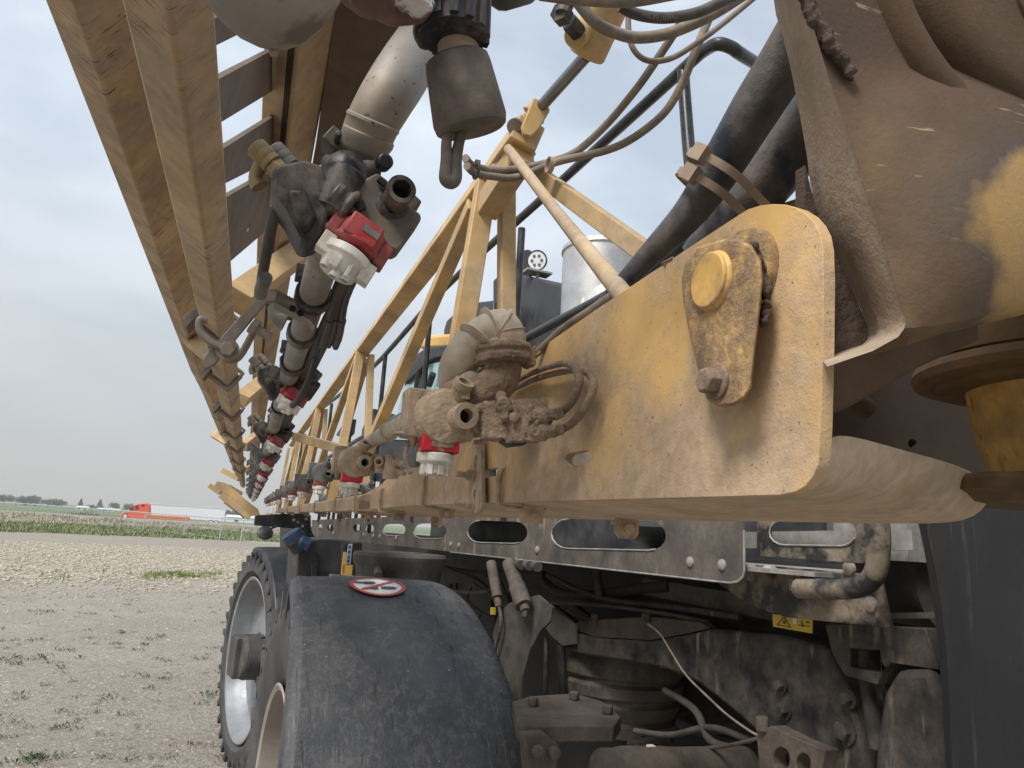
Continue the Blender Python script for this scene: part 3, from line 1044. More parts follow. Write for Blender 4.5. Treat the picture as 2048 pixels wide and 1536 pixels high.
# printing on the dark hose
hp_ = [h for h in bpy.data.objects if h.get('label', '').startswith('dark printed hose')][0]
hp_['wl'] = (0, 0, 0)
cu_ = bpy.data.curves.new('print', 'FONT')
cu_.body = '3000 PSI (35 MPa)'
cu_.size = .0085
cu_.space_character = 1.1
to_ = bpy.data.objects.new('tmp_print', cu_)
COL.objects.link(to_)
me_ = bpy.data.meshes.new_from_object(to_.evaluated_get(bpy.context.evaluated_depsgraph_get()))
bpy.data.objects.remove(to_)
b = B()
b.bm.from_mesh(me_)
bpy.data.meshes.remove(me_)
path_ = [BF.py(*q) for q in [(1278, 28.5, .9), (1303, 33.5, .9), (1330, 36, .9), (1360, 34, .895), (1388, 27, .89), (1410, 19, .885)]]
sg_ = [0]
for i in range(1, len(path_)):
    sg_.append(sg_[-1] + (path_[i] - path_[i - 1]).length)
for v in b.bm.verts:
    s_ = min(v.co.x * .95, sg_[-1] * .98)
    i = max(k for k in range(len(sg_) - 1) if sg_[k] <= s_ + 1e-9)
    t_ = (s_ - sg_[i]) / (sg_[i + 1] - sg_[i])
    p_ = path_[i] * (1 - t_) + path_[i + 1] * t_
    d_ = (path_[i + 1] - path_[i]).normalized()
    out_ = (O - p_)
    out_ = (out_ - d_ * out_.dot(d_)).normalized()
    up2 = d_.cross(out_) * -1
    if up2.z < 0:
        up2 = -up2
    th_ = (v.co.y - .003) / .0088
    v.co = p_ + (out_ * math.cos(th_) + up2 * math.sin(th_)) * .0093
obj('hose_print', b, m_print, hp_)

# big corrugated sleeves
PXc = lambda u, v, x: BF.px(u, v, x)
s1 = [(1620, 40, .47), (1575, 117, .47), (1510, 220, .46), (1442, 332, .45), (1380, 425, .43), (1290, 520, .40), (1224, 592, .38), (1180, 640, .37)]
pts = [PXc(*q) for q in s1]
b = B()
b.tube(pts, [.028, .028, .027, .0245, .0195, .0135, .0105, .009], 26, sub=10)
o = obj('hose_sleeve', b, m_hosem)
tag(o, 'left thick black hose sleeve spattered with mud, running down along the plate edge', 'hose')
pts2 = [PXc(*q) for q in [(1700, 130, .56), (1640, 230, .55), (1560, 330, .54), (1480, 425, .52), (1400, 520, .50)]]
b = B().tube(pts2, [.036, .036, .034, .032, .028], 26, sub=10)
o = obj('hose_sleeve', b, m_hosem)
tag(o, 'right thick black hose sleeve going behind the rounded plate corner', 'hose')


def strap(ca1, r1, cb1, r2, lab):
    b = B()
    e = (pts[3] - pts[4]).normalized()
    cb1 = cb1 - e * (cb1 - ca1).dot(e)
    ax = (cb1 - ca1).normalized()
    nn = ax.cross(e).normalized()
    P2 = []
    for (x0, r_1) in ((0.0, r1), ((cb1 - ca1).length, r2)):
        P2 += [(x0 + r_1 * math.cos(2 * math.pi * i / 40), r_1 * math.sin(2 * math.pi * i / 40)) for i in range(40)]
    P2 = sorted(set(P2))

    def half(ps):
        h = []
        for p in ps:
            while len(h) > 1 and (h[-1][0] - h[-2][0]) * (p[1] - h[-2][1]) - (h[-1][1] - h[-2][1]) * (p[0] - h[-2][0]) <= 0:
                h.pop()
            h.append(p)
        return h[:-1]
    hull = half(P2) + half(P2[::-1])
    cx_ = (cb1 - ca1).length / 2
    rows_ = []
    for off, gr in ((0, .001), (.009, .001), (.009, .0035), (0, .0035), (0, .001)):
        rows_.append([ca1 + ax * (x_ + (x_ - cx_) / .06 * gr) + nn * (y_ + y_ / .035 * gr) + e * off for x_, y_ in hull])
    b.loops(rows_, True, False)
    hd = ca1 - ax * (r1 + .006)
    b.box(hd + e * .004, ax * .007, e * .009, nn * .008)
    return tag(obj('cable_tie', b, m_strap), lab, 'cable tie')


strap(PXc(1432, 350, .443), .036, PXc(1545, 352, .536), .0365, 'upper muddy tie strapping the two thick black sleeves')
strap(PXc(1408, 385, .437), .034, PXc(1515, 385, .53), .0355, 'lower muddy tie strapping the two thick black sleeves')
# ================================================================= UPPER FOLDED BOOM (overhead, left)
ub = thing('spray_boom', BF.w(-.1, 1.0, .35), 'upper folded spray boom overhead with scratched yellow tubes and red and white nozzles', 'spray boom')
ROLL = RAD(33)
e1 = lambda: (-math.cos(ROLL), math.sin(ROLL))     # along the lower-left face
e2 = lambda: (math.sin(ROLL), math.cos(ROLL))      # along the lower-right face


def tdir(u, v):
    d = ray(u, v)
    return d.dot(bx), d.dot(bz)


def reach(p, e, d):
    """s such that p + s*e points along direction d"""
    den = e[0] * d[1] - e[1] * d[0]
    return (p[1] * d[0] - p[0] * d[1]) / den


def boxtube(ridge, left, right, Rr):
    q = BF.loc(BF.pr(*ridge, Rr))
    p = (q.x, q.z)
    a = reach(p, e1(), tdir(*left))
    c = reach(p, e2(), tdir(*right))
    return p, a, c


def sect(p, a, c, off=(0, 0)):
    x, z = p
    e, f = e1(), e2()
    return [(x, z), (x + e[0] * a, z + e[1] * a), (x + e[0] * a + f[0] * c, z + e[1] * a + f[1] * c), (x + f[0] * c, z + f[1] * c)]


pB, aB, cB = boxtube((335, 0), (240, 0), (432, 0), .33)
b = B()
S_ = sect(pB, aB, cB)
b.loops([[BF.w(x, y, z) for x, z in S_] for y in (.15, 9.6)])
obj('inner_chord', b, m_upper, ub, bev=.004)
pA, aA, cA = boxtube((147, 0), (88, 0), (275, 0), .50)
S_ = sect(pA, aA, cA)
yk = BF.loc(BF.pr(395, 760, .5)).y
b = B()
rows = []
for y, dx, dz in ((.2, 0, 0), (yk, 0, 0), (yk + .35, .018, -.015), (yk + 2.0, .040, -.035), (10.0, .07, -.05)):
    rows.append([BF.w(x + dx, y, z + dz) for x, z in S_])
b.loops(rows)
obj('outer_chord', b, m_upper, ub, bev=.004)
pC, aC, cC = boxtube((608, 0), (529, 0), (684, 0), .60)
S_ = sect(pC, aC, cC)
b = B()
b.loops([[BF.w(x, y, z) for x, z in S_] for y in (.3, 9.8)])
obj('upper_column', b, m_upper2, ub, bev=.004)
# dark seam strip on the column
x, z = pC
b = B()
e, f = e1(), e2()
rr_ = [(x + e[0] * s + f[0] * t, z + e[1] * s + f[1] * t) for s, t in ((.006, -.0008), (.016, -.0008), (.016, .002), (.006, .002))]
b.loops([[BF.w(px_, y, pz__) for px_, pz__ in rr_] for y in (.3, 3.2)])
obj('seam_gap', b, m_castd, ub)
# lacing plates between the inner chord and the column (with one slot)
Lp = lambda u, v: BF.pr(u, v, .375)
Rp = lambda u, v: BF.pr(u, v, .62)


def lace(l0, l1, r0, r1, slot=False, name='lacing_plate'):
    q = [Lp(*l0), Lp(*l1), Rp(*r1), Rp(*r0)]
    nn = (q[1] - q[0]).cross(q[3] - q[0]).normalized()
    if nn.z < 0:
        nn = -nn
    holes = []
    if slot:
        c = q[0] * .17 + q[1] * .42 + q[2] * .25 + q[3] * .16
        ex = (q[3] - q[0]).normalized()
        ey = nn.cross(ex)
        holes = [[c + ex * (.016 * math.cos(t) + (.010 if math.cos(t) > 0 else -.010)) * .6 + ey * (.010 * math.sin(t)) * .7 for t in [2 * math.pi * i / 14 for i in range(14)]]]
    b = B().prism(q, nn * .006, holes)
    return obj(name, b, m_dkplate, ub)


lace((425, 40), (430, 92), (535, -25), (535, 40))
lace((425, 165), (430, 252), (545, 100), (545, 182))
lace((435, 305), (440, 372), (548, 232), (548, 318))
lace((440, 402), (450, 532), (548, 338), (548, 448), slot=True)
# hidden from view start of the boom panel behind the elbow pipe
q = [BF.pr(*p, .66) for p in [(680, -40), (860, -40), (800, 150), (762, 250), (690, 300), (632, 335), (600, 470), (630, 300)]]
b = B().prism(q, bz * .01)
obj('gusset_plate', b, m_dkplate, ub)

# braces chord to chord
def strut(pa, pb, w, h, mat, name='brace', ref=None):
    return obj(name, B().bar(pa, pb, w, h, ref or by), mat, ub, bev=.002)


for (ua, va), (uc, vc), w in (((384, 678), (436, 718), .045), ((428, 868), (470, 892), .045), ((444, 940), (478, 958), .05), ((456, 972), (483, 987), .055), ((464, 994), (486, 1005), .06)):
    strut(BF.pr(ua, va, .52), BF.pr(uc, vc, .37), w, .03, m_truss, 'chord_brace')
for (ua, va), (uc, vc) in (((470, 600), (598, 505)), ((480, 800), (540, 752)), ((486, 893), (520, 866)), ((489, 940), (510, 922))):
    y0 = BF.loc(BF.pr(ua, va, .40)).y
    strut(BF.pr(ua, va, .40), BF.pr(uc, vc, .62), .05, .045, m_truss, 'diagonal_brace')
# far end frame of the boom
b = B()
ye = 7.4
Eq = lambda u, v: BF.py(u, v, ye)
b.prism([Eq(*q) for q in [(428, 972), (434, 962), (452, 966), (474, 984), (500, 1006), (516, 1018), (520, 1030), (494, 1032), (460, 1008), (440, 990)]], by * .05)
b.bar(Eq(418, 970), Eq(440, 986), .045, .06, by)
b.bar(Eq(440, 990), Eq(500, 1036), .05, .10, by)
b.bar(Eq(450, 1003), Eq(490, 1034), .035, .05, by)
obj('end_frame', b, m_truss, ub, bev=.003)

# ---------------------------------------------------------------- pipe with the big elbow
xm, zm = .037, .240
b = B()
b.cyl(BF.w(xm, .61, zm), BF.w(xm + .004, 8.8, zm - .04), .0152, n=20)
obj('spray_pipe', b, m_pipe, ub)
yM = .54
Q = lambda u, v, dy=0.0: BF.py(u, v, yM) + by * dy
kM = (Q(721, 400) - Q(720, 400)).length
b = B()
b.tube([Q(905, -60, .08), Q(865, 20, .05), Q(832, 85, .03), Q(798, 148, .015), Q(768, 200, .01), Q(742, 245, .02), Q(732, 285, .04)], [58 * kM, 60 * kM, 61 * kM, 60 * kM, 57 * kM, 53 * kM, 46 * kM], 32, sub=8)
ax2 = (Q(733, 285, .03) - Q(755, 218, .01)).normalized()
b.rev(Q(752, 226, .01), ax2, [(54 * kM, 0), (57 * kM, .001), (58 * kM, .003), (55 * kM, .005), (53 * kM, .012), (56 * kM, .013), (56 * kM, .017), (46 * kM, .027)], 32)
obj('elbow', b, m_pipe, ub)


def upper_nozzle(y, body, red, white, first=False, sc=1.0, ox=0.0, oz=0.0):
    A0 = Q(720, 420)
    sh = by * (y - yM) + bx * ox + bz * oz

    def fin(name, bb, mat, par, **kw):
        for v in bb.bm.verts:
            v.co = A0 + (v.co - A0) * sc + sh
        return obj(name, bb, mat, par, **kw)
    qq = lambda u, v, dy=0.0: A0 + bx * ((u - 720) * kM) - bz * ((v - 420) * kM) + by * dy
    dn = (qq(693, 560) - qq(740, 455)).normalized()      # nozzle axis
    sd_ = (qq(790, 520) - qq(690, 468)).normalized()
    b = B()
    b.ball(qq(684, 345, .005), 44 * kM, (1, 1, 1.1), 3)
    b.cyl(qq(688, 350, 0), qq(660, 440, 0), 44 * kM, 40 * kM, 22)
    b.rev(qq(704, 430, 0), -sd_, [(30 * kM, 0), (44 * kM, 2 * kM), (47 * kM, 12 * kM), (41 * kM, 16 * kM), (41 * kM, 26 * kM), (47 * kM, 30 * kM), (47 * kM, 46 * kM), (38 * kM, 50 * kM)], 26)
    b.cyl(qq(716, 420, .012), qq(745, 470, .012), 34 * kM, n=20)
    b.tube([qq(700, 330, .012), qq(728, 318, .012), qq(750, 312, .014)], 22 * kM, 14)
    b.box(qq(665, 255, .03), bx * (24 * kM) - bz * (15 * kM), bz * (17 * kM) + bx * (10 * kM), by * .012)
    b.cyl(qq(662, 258, .02), qq(662, 258, .005), 7 * kM, n=12)
    b.cyl(qq(752, 318, -.004), qq(757, 321, -.014), 17 * kM, 16 * kM, 18)
    b.rev(qq(640, 312, .03), qq(700, 300, .03) - qq(640, 312, .03), [(20 * kM, 0), (30 * kM, 10 * kM), (34 * kM, 50 * kM), (20 * kM, 60 * kM)], 16)
    bo = fin('nozzle_body', b, body, ub, bev=.0012)
    b = B()
    b.prism([qq(*p, -.012) for p in [(547, 385), (556, 374), (602, 352), (636, 356), (650, 385), (662, 420), (656, 478), (648, 502), (622, 514), (612, 508), (582, 462), (556, 432), (548, 424)]], by * .045)
    b.prism([qq(*p, -.017) for p in [(578, 425), (612, 418), (640, 470), (622, 506), (596, 470)]], by * .01)
    fin('solenoid', b, body, bo, bev=.003)
    b = B()
    b.hexa(qq(566, 376, .005), qq(548, 360) - qq(566, 376), 20 * kM, 30 * kM)
    b.rev(qq(546, 357, .005), qq(508, 326) - qq(546, 357), [(17 * kM, 0), (21 * kM, 3 * kM), (21 * kM, 14 * kM), (20 * kM, 15 * kM), (21.5 * kM, 17 * kM), (21.5 * kM, 30 * kM), (20 * kM, 31 * kM), (21 * kM, 33 * kM), (21 * kM, 46 * kM), (16 * kM, 50 * kM)], 20)
    b.tube([qq(522, 345, .02), qq(516, 372, .022), qq(526, 388, .022)], [15 * kM, 14 * kM, 19 * kM], 16)
    fin('fitting', b, m_brass if first else m_fit, bo)
    b = B()
    b.hexa(qq(602, 356, .02), qq(584, 340) - qq(602, 356), 19 * kM, 32 * kM)
    b.rev(qq(580, 336, .02), qq(540, 300) - qq(580, 336), [(16 * kM, 0), (20 * kM, 3 * kM), (20 * kM, 15 * kM), (19 * kM, 16 * kM), (20 * kM, 18 * kM), (20 * kM, 32 * kM), (19 * kM, 33 * kM), (20 * kM, 35 * kM), (19 * kM, 50 * kM), (15 * kM, 53 * kM)], 20)
    fin('fitting', b, m_fit if not first else m_bodyg, bo)
    # turret plate with the open port
    b = B()
    b.prism([qq(*p, -.010) for p in [(743, 344), (763, 354), (800, 384), (812, 400), (838, 412), (841, 424), (806, 492), (796, 501), (782, 499), (750, 470), (700, 440), (688, 428), (703, 398), (722, 362)]], by * .024)
    b.prism([qq(*p, .014) for p in [(788, 336), (812, 328), (851, 356), (826, 398), (790, 380)]], by * .02)
    b.box(qq(756, 372, -.0125), bx * (9 * kM) - bz * (6 * kM), bz * (7 * kM) + bx * (4 * kM), by * .002)
    tp = fin('turret', b, body if not first else m_turret, bo, bev=.002)
    b = B()
    b.ring(qq(783, 399, -.006), qq(786, 397, -.032), 27 * kM, 19 * kM, 26)
    b.ring(qq(785, 397, -.028), qq(786, 397, -.033), 28.5 * kM, 19 * kM, 26)
    b.cyl(qq(781, 402, -.008), qq(782, 401, -.012), 38 * kM, 30 * kM, 24)
    fin('outlet_port', b, body, tp)
    b = B()
    b.cyl(qq(782, 399, -.008), qq(784, 398, -.018), 19.5 * kM, n=20)
    b.box(qq(717, 425, -.0115), bx * (9 * kM) * .8 + bz * (6 * kM), bz * (8 * kM) - bx * (4 * kM), by * .002)
    b.box(qq(752, 370, -.0155), bx * (7 * kM) - bz * (5 * kM), bz * (4 * kM) + bx * (3 * kM), by * .002)
    fin('port_bore', b, m_void, tp)
    # red cap
    b = B()
    c0 = qq(736, 462, -.004)
    b.rev(c0, dn, [(40 * kM, 0), (47 * kM, 5 * kM), (47 * kM, 36 * kM), (51 * kM, 44 * kM), (50 * kM, 52 * kM), (40 * kM, 56 * kM)], 30)
    nrm = dn.cross(sd_).normalized()
    for s_, l_ in ((-1, 54), (1, 54)):
        b.box(c0 + dn * (32 * kM) + sd_ * (s_ * l_ * kM), sd_ * (12 * kM), dn * (24 * kM), nrm * (20 * kM))
    b.box(c0 + dn * (24 * kM) - by * (38 * kM), sd_ * (34 * kM), dn * (24 * kM), nrm * (12 * kM))
    rc = fin('cap', b, red, bo, bev=.0016)
    b = B()
    wc = c0 + dn * (20 * kM) + sd_ * (14 * kM) - by * (50.5 * kM)
    b.box(wc, sd_ * (17 * kM), dn * (7 * kM), nrm * (1.2 * kM))
    fin('cap_window', b, m_bodyg, rc)
    # white tip
    b = B()
    w0 = qq(708, 519, -.004)
    b.rev(w0, dn, [(42 * kM, -2 * kM), (51 * kM, 2 * kM), (52 * kM, 18 * kM), (46 * kM, 22 * kM), (44 * kM, 26 * kM), (36 * kM, 50 * kM), (30 * kM, 52 * kM)], 32)
    for s_, l_, t_ in ((-1, 46, 14), (1, 48, 20)):
        b.box(w0 + dn * (t_ * kM) + sd_ * (s_ * l_ * kM) - by * (10 * kM), sd_ * (13 * kM), dn * (20 * kM), nrm * (16 * kM))
    b.box(w0 + dn * (36 * kM) - by * (34 * kM) - sd_ * (6 * kM), sd_ * (4 * kM), dn * (18 * kM), nrm * (9 * kM))
    b.box(w0 + dn * (38 * kM) - by * (30 * kM) + sd_ * (18 * kM), sd_ * (4 * kM), dn * (18 * kM), nrm * (9 * kM))
    for a_, l_ in ((-24, 58), (0, 66), (20, 60)):
        p_ = w0 + sd_ * (a_ * kM) - by * (20 * kM)
        b.ring(p_ + dn * (44 * kM), p_ + dn * (l_ * kM), 11 * kM, 8 * kM, 14)
    fin('nozzle_tip', b, white, bo, bev=.0016)
    return bo


m_turret = dusty('dusty olive black turret plastic', (.055, .05, .042, 1), (.17, .14, .11, 1), .5, 26, .4, .9, bump=.35, bs=200, edge=.35)
tag(upper_nozzle(.54, m_body, m_red, m_white, True), 'large black nozzle body nearest the camera')
ys = [.54 + .76 * i for i in range(1, 10)]
for i, y in enumerate(ys):
    upper_nozzle(y, m_body if i < 2 else m_bodyg, m_red if i < 2 else m_redd, m_white, sc=.93, ox=-.004 - .0015 * i, oz=-.006 - .006 * i)
# dark hose falling from the first solenoid, cable bundle beside the pipe
hose([(556, 398, .56), (548, 430, .57), (536, 490, .6), (526, 545, .63), (521, 585, .66)], .0045, m_hosed, '', 'feed_hose', parent=ub)
hose([(532, 555, .62), (523, 575, .64), (521, 590, .65)], .0056, m_bodyg, '', 'hose_ferrule', parent=ub)
for dx, r in ((0, .0065), (.012, .0045), (.006, .0035)):
    b = B().tube([BF.w(xm + .034 + dx, .60, zm + .03), BF.w(xm + .030 + dx, .66, zm + .018), BF.w(xm + .024 + dx, .8, zm + .004), BF.w(xm + .030 + dx * 1.5, 1.0, zm - .006), BF.w(xm + .022 + dx, 1.3, zm), BF.w(xm + .024 + dx, 6, zm - .02)], r, 10)
    obj('cable', b, m_hosed, ub)
b = B().tube([Q(700, 560, .3), Q(690, 600, .32), Q(660, 660, .34), Q(640, 675, .36)], .004, 8)
obj('cable', b, m_hosed, ub)
for t_ in (.78, .95, 1.15, 1.62):
    b = B()
    b.ring(BF.w(xm, t_, zm - (t_ - .6) * .005), BF.w(xm, t_ + .03, zm - (t_ - .6) * .005), .0195, .0150, 20)
    b.box(BF.w(xm - .006, t_ + .011, zm + .022), bx * .015, by * .010, bz * .008)
    obj('pipe_clamp', b, m_body, ub, bev=.001)
b = B().tube([BF.py(700, 500, .62), BF.py(690, 570, .75)], .004, 8)

# ---------------------------------------------------------------- bent bracket clamped to the inner chord
b = B()
yb = .80
R1 = [BF.py(*p, yb) for p in [(404, 722), (410, 737), (424, 733), (548, 604), (632, 645), (636, 652), (630, 660), (622, 640), (540, 584), (530, 580)]]
ou = [(404, 722), (418, 700), (520, 588), (538, 577), (552, 580), (622, 614), (636, 628), (630, 652), (622, 640), (548, 603), (532, 606), (430, 728), (412, 738)]
b.prism([BF.py(*p, yb) for p in ou], by * .006)
b.loops([[BF.py(*p, yb) + by * d for p in ou[4:10]] for d in (0, .03)])
bk = obj('pipe_bracket', b, m_bracket, ub, bev=.001)
b = B()
b.tube([BF.py(*p, yb - .004) for p in [(470, 700), (432, 690), (402, 665), (400, 640), (415, 640)]], .0042, 10)
b.tube([BF.py(*p, yb + .02) for p in [(515, 650), (470, 720), (420, 690)]], .004, 10)
obj('u_bolt', b, m_bracket, bk)
b = B()
c = BF.py(502, 650, yb)
dd = (BF.py(530, 668, yb) - c).normalized()
b.hexa(c, dd, .009, .008)
b.cyl(c, c + dd * .024, .005, n=12)
b.bolt(BF.py(455, 700, yb - .003), -by, .008, .007)
obj('bolt', b, m_bracket, bk)
b = B()
for p in ((585, 617), (601, 626)):
    b.cyl(BF.py(*p, yb - .0008), BF.py(*p, yb + .0004), .0038, n=12)
obj('bolt_hole', b, m_void, bk)
b = B()
b.tube([BF.py(*p, .86) for p in [(543, 612), (552, 632), (572, 642)]], [.005, .008, .013], 14)
obj('drain_fitting', b, m_pipe, ub)
# U-bolts further along the inner chord
xb_, zb_ = pB
for y in (1.42, 1.95, 2.6, 3.3, 4.0, 5.0, 6.0):
    e, f = e1(), e2()
    ex, ey = -.006, -.006
    def pt(s, t):
        return BF.w(xb_ + e[0] * s + f[0] * t, y, zb_ + e[1] * s + f[1] * t)
    b = B()
    b.tube([pt(aB + .02, -.006), pt(0, -.006), pt(-.006, -.004), pt(-.007, cB), pt(-.004, cB + .006), pt(.02, cB + .006)], .005, 10, sub=4)
    b.tube([pt(aB + .02, -.006) + by * .02, pt(0, -.006) + by * .02, pt(-.006, -.004) + by * .02, pt(-.007, cB) + by * .02], .005, 10, sub=4)
    b.box(pt(aB + .012, -.002) + by * .01, (pt(1, 0) - pt(0, 0)) * .004, by * .03, (pt(0, 1) - pt(0, 0)) * .022)
    b.hexa(pt(aB + .016, -.006), pt(1, 0) - pt(0, 0), .009, .012)
    b.hexa(pt(aB + .016, .012) + by * .02, pt(1, 0) - pt(0, 0), .009, .012)
    obj('u_bolt', b, m_bracket, ub)

# ================================================================= things above the nozzle at the top edge
vc = thing('boom_shutoff_valve', BF.py(850, 40, .5), 'weathered maroon and black shutoff valve with an air canister hanging at the top edge', 'valve')
b = B()
b.prism([BF.py(*p, .47) for p in [(660, -100), (694, -40), (715, -8), (748, 18), (780, 34), (830, 36), (868, 22), (892, -6), (900, -100)]], -by * .04)
b.tube([BF.py(*p, .45) for p in [(680, -50), (706, -14), (745, 6), (790, 26), (850, 14), (900, -16)]], [.010, .010, .009, .009, .009, .010], 14)
b.cyl(BF.py(745, 12, .41), BF.py(748, -60, .41), .014, n=16)
obj('casting', b, m_maroon, vc, mods=muddy(.0016, .003, .02))
b = B()
random.seed(8)
b.ball(BF.py(835, 2, .43), .011, (1.2, .8, .9), 2)
b.ball(BF.py(812, -8, .43), .011, (1.2, .8, .9), 2)
obj('foil_wrap', b, m_foil, vc, mods=muddy(.0018, .008, .01), ang=10)
b = B()
b.cyl(BF.py(905, -40, .46), BF.py(905, 75, .46), .0275, .024, 26)
for i in range(14):
    a_ = 2 * math.pi * i / 14
    for p0_, p1_, rr_ in ((BF.py(905, -40, .46), BF.py(905, 72, .46), .0262),):
        o_ = bx * math.cos(a_) * rr_ + by * math.sin(a_) * rr_
        b.bar(p0_ + o_, p1_ + o_ * .93, .006, .006, o_)
b.tube([BF.py(880, 40, .48), BF.py(862, 60, .49), BF.py(868, 74, .49)], .014, 14)
obj('knob', b, m_rib, vc, bev=.001)
b = B()
cx0, cx1 = BF.py(913, 70, .47), BF.py(921, 122, .47)
b.cyl(cx0, cx1, .0155, n=26)
obj('neck', b, m_castl, vc)
ca = thing('air_canister', BF.py(930, 190, .48), 'dirty charcoal cylinder canister with a curled cord hanging below its base', 'canister')
c0, c1 = BF.py(912, 112, .47), BF.py(944, 262, .48)
L_ = (c1 - c0).length
b = B().rev(c0, c1 - c0, [(.019, 0), (.0235, .003), (.0245, .008), (.0262, L_ * .5), (.0278, L_ - .008), (.0265, L_ - .002), (.024, L_)], 36)
obj('shell', b, m_can, ca)
b = B().tube([BF.py(*p, .48) for p in [(898, 255), (893, 285), (893, 320), (891, 352), (895, 362), (905, 364), (911, 352), (912, 320), (918, 285), (924, 262)]], [.0035, .004, .0045, .005, .005, .005, .005, .0045, .004, .0045], 12)
obj('cord_loop', b, m_can, ca)

# beige bowl-shaped cover overhead
b = B()
prof = [(1.0, 0), (.98, .25), (.88, .5), (.66, .74), (.42, .90), (.2, .975), (.02, 1.0)]
c0 = BF.pr(535, -110, .29)
c1 = BF.pr(547, 100, .245)
h_ = (c1 - c0).length
b.rev(c0, c1 - c0, [(.040 * r_, t_ * h_) for r_, t_ in prof], 36)
b.ball(c1 + (c1 - c0).normalized() * .001, .003, (1, 1, 1), 1)
o = obj('domed_cover', b, m_dome)
tag(o, 'beige grey domed plastic cover bulging down at the top edge between the yellow tubes', 'cover')
# dark rounded corner at the top edge, right of the canister
b = B().prism([BF.py(*p, .6) for p in [(955, -40), (962, 0), (975, 14), (995, 27), (1012, 28), (1060, 14), (1075, 0), (1080, -40)]], -by * .03)
o = obj('electronics_box', b, m_bplas, bev=.006)
tag(o, 'dark rounded box corner poking in at the top edge left of the cylinder', 'box')
# ================================================================= HINGE CASTING at the right edge, close to the camera
YC = .34
C0 = lambda u, v, y=YC: BF.py(u, v, y)
kc = thing('boom_knuckle', BF.py(1900, 500, .5), 'massive mud coated casting close at the right edge with bare yellow patch and round flanges', 'boom knuckle')
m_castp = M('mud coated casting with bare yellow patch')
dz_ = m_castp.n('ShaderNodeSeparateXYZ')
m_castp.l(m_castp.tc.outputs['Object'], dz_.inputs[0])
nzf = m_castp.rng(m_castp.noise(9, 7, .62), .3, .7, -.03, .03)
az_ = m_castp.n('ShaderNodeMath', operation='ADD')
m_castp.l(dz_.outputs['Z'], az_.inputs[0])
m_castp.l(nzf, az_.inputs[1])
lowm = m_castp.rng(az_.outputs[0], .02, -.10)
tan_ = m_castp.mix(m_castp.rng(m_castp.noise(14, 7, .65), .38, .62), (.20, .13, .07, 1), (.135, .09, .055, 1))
shaded_ = m_castp.mix(m_castp.rng(m_castp.noise(6, 7, .6), .36, .64), (.095, .058, .036, 1), (.058, .038, .027, 1))  # darker upper tone paints in the overhead occlusion on the muddy casting
cc = m_castp.mix(lowm, shaded_, tan_)
scr = m_castp.rng(m_castp.noise(60, 2, .5, stretch=(.3, 1, 2.5), rot=(0, 25, 0)), .70, .73)
cc = m_castp.mix(m_castp.mul(scr, .6), cc, (.42, .31, .20, 1))
pc = C0(2052, 505) - V(kc['wl'])
vm = m_castp.n('ShaderNodeVectorMath', operation='SUBTRACT')
vm.inputs[1].default_value = pc
m_castp.l(m_castp.tc.outputs['Object'], vm.inputs[0])
vs = m_castp.n('ShaderNodeVectorMath', operation='MULTIPLY')
vs.inputs[1].default_value = (9.6, 9.6, 16)
m_castp.l(vm.outputs[0], vs.inputs[0])
vl = m_castp.n('ShaderNodeVectorMath', operation='LENGTH')
m_castp.l(vs.outputs[0], vl.inputs[0])
ad = m_castp.n('ShaderNodeMath', operation='ADD')
m_castp.l(vl.outputs['Value'], ad.inputs[0])
m_castp.l(m_castp.rng(m_castp.noise(12, 6, .55), .25, .75, -.30, .30), ad.inputs[1])
rim = m_castp.rng(ad.outputs[0], .92, 1.3)
cc = m_castp.mix(m_castp.rng(ad.outputs[0], .95, 1.5), (.07, .048, .035, 1), cc)
cc = m_castp.mix(m_castp.rng(ad.outputs[0], .84, 1.04), m_castp.mix(m_castp.noise(40, 5, .6), (.31, .18, .045, 1), (.38, .225, .06, 1)), cc)
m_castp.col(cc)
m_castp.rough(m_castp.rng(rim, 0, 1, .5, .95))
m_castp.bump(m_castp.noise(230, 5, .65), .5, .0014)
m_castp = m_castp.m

fr = [(1560, -90), (1600, -30), (1632, 70), (1657, 156), (1678, 215), (1700, 273), (1723, 351), (1742, 410), (1762, 469), (1776, 517), (1790, 566), (1803, 610), (1812, 640), (1808, 658), (1796, 674), (1745, 702), (1655, 733)]
bk_ = [(1528, -90), (1543, -30), (1552, 30), (1567, 78), (1580, 130), (1596, 210), (1614, 312), (1620, 365), (1641, 453), (1662, 497), (1684, 535), (1698, 567), (1718, 612), (1737, 655), (1738, 672), (1725, 688), (1652, 712)]
b = B()
rows = []
for k_t in (0, .12, .5, .88, 1.0):
    row = []
    for i, (f_, g_) in enumerate(zip(fr, bk_)):
        p0, p1 = C0(*f_), C0(*g_, .405)
        p = p0 * (1 - k_t) + p1 * k_t
        bul = .0035 * math.sin(math.pi * k_t) * (1 if i > 2 else 1.5)
        row.append(p - bx * bul)
    rows.append(row)
b.loops(rows, closed=False)
obj('lug_edge', b, m_castl, kc)
b = B()
left_ = [p for p in fr[:-2]]
lowr = [(1796, 700), (1850, 672), (1930, 636), (2000, 612), (2080, 596), (2350, 570)]
rows = []
NS = 26
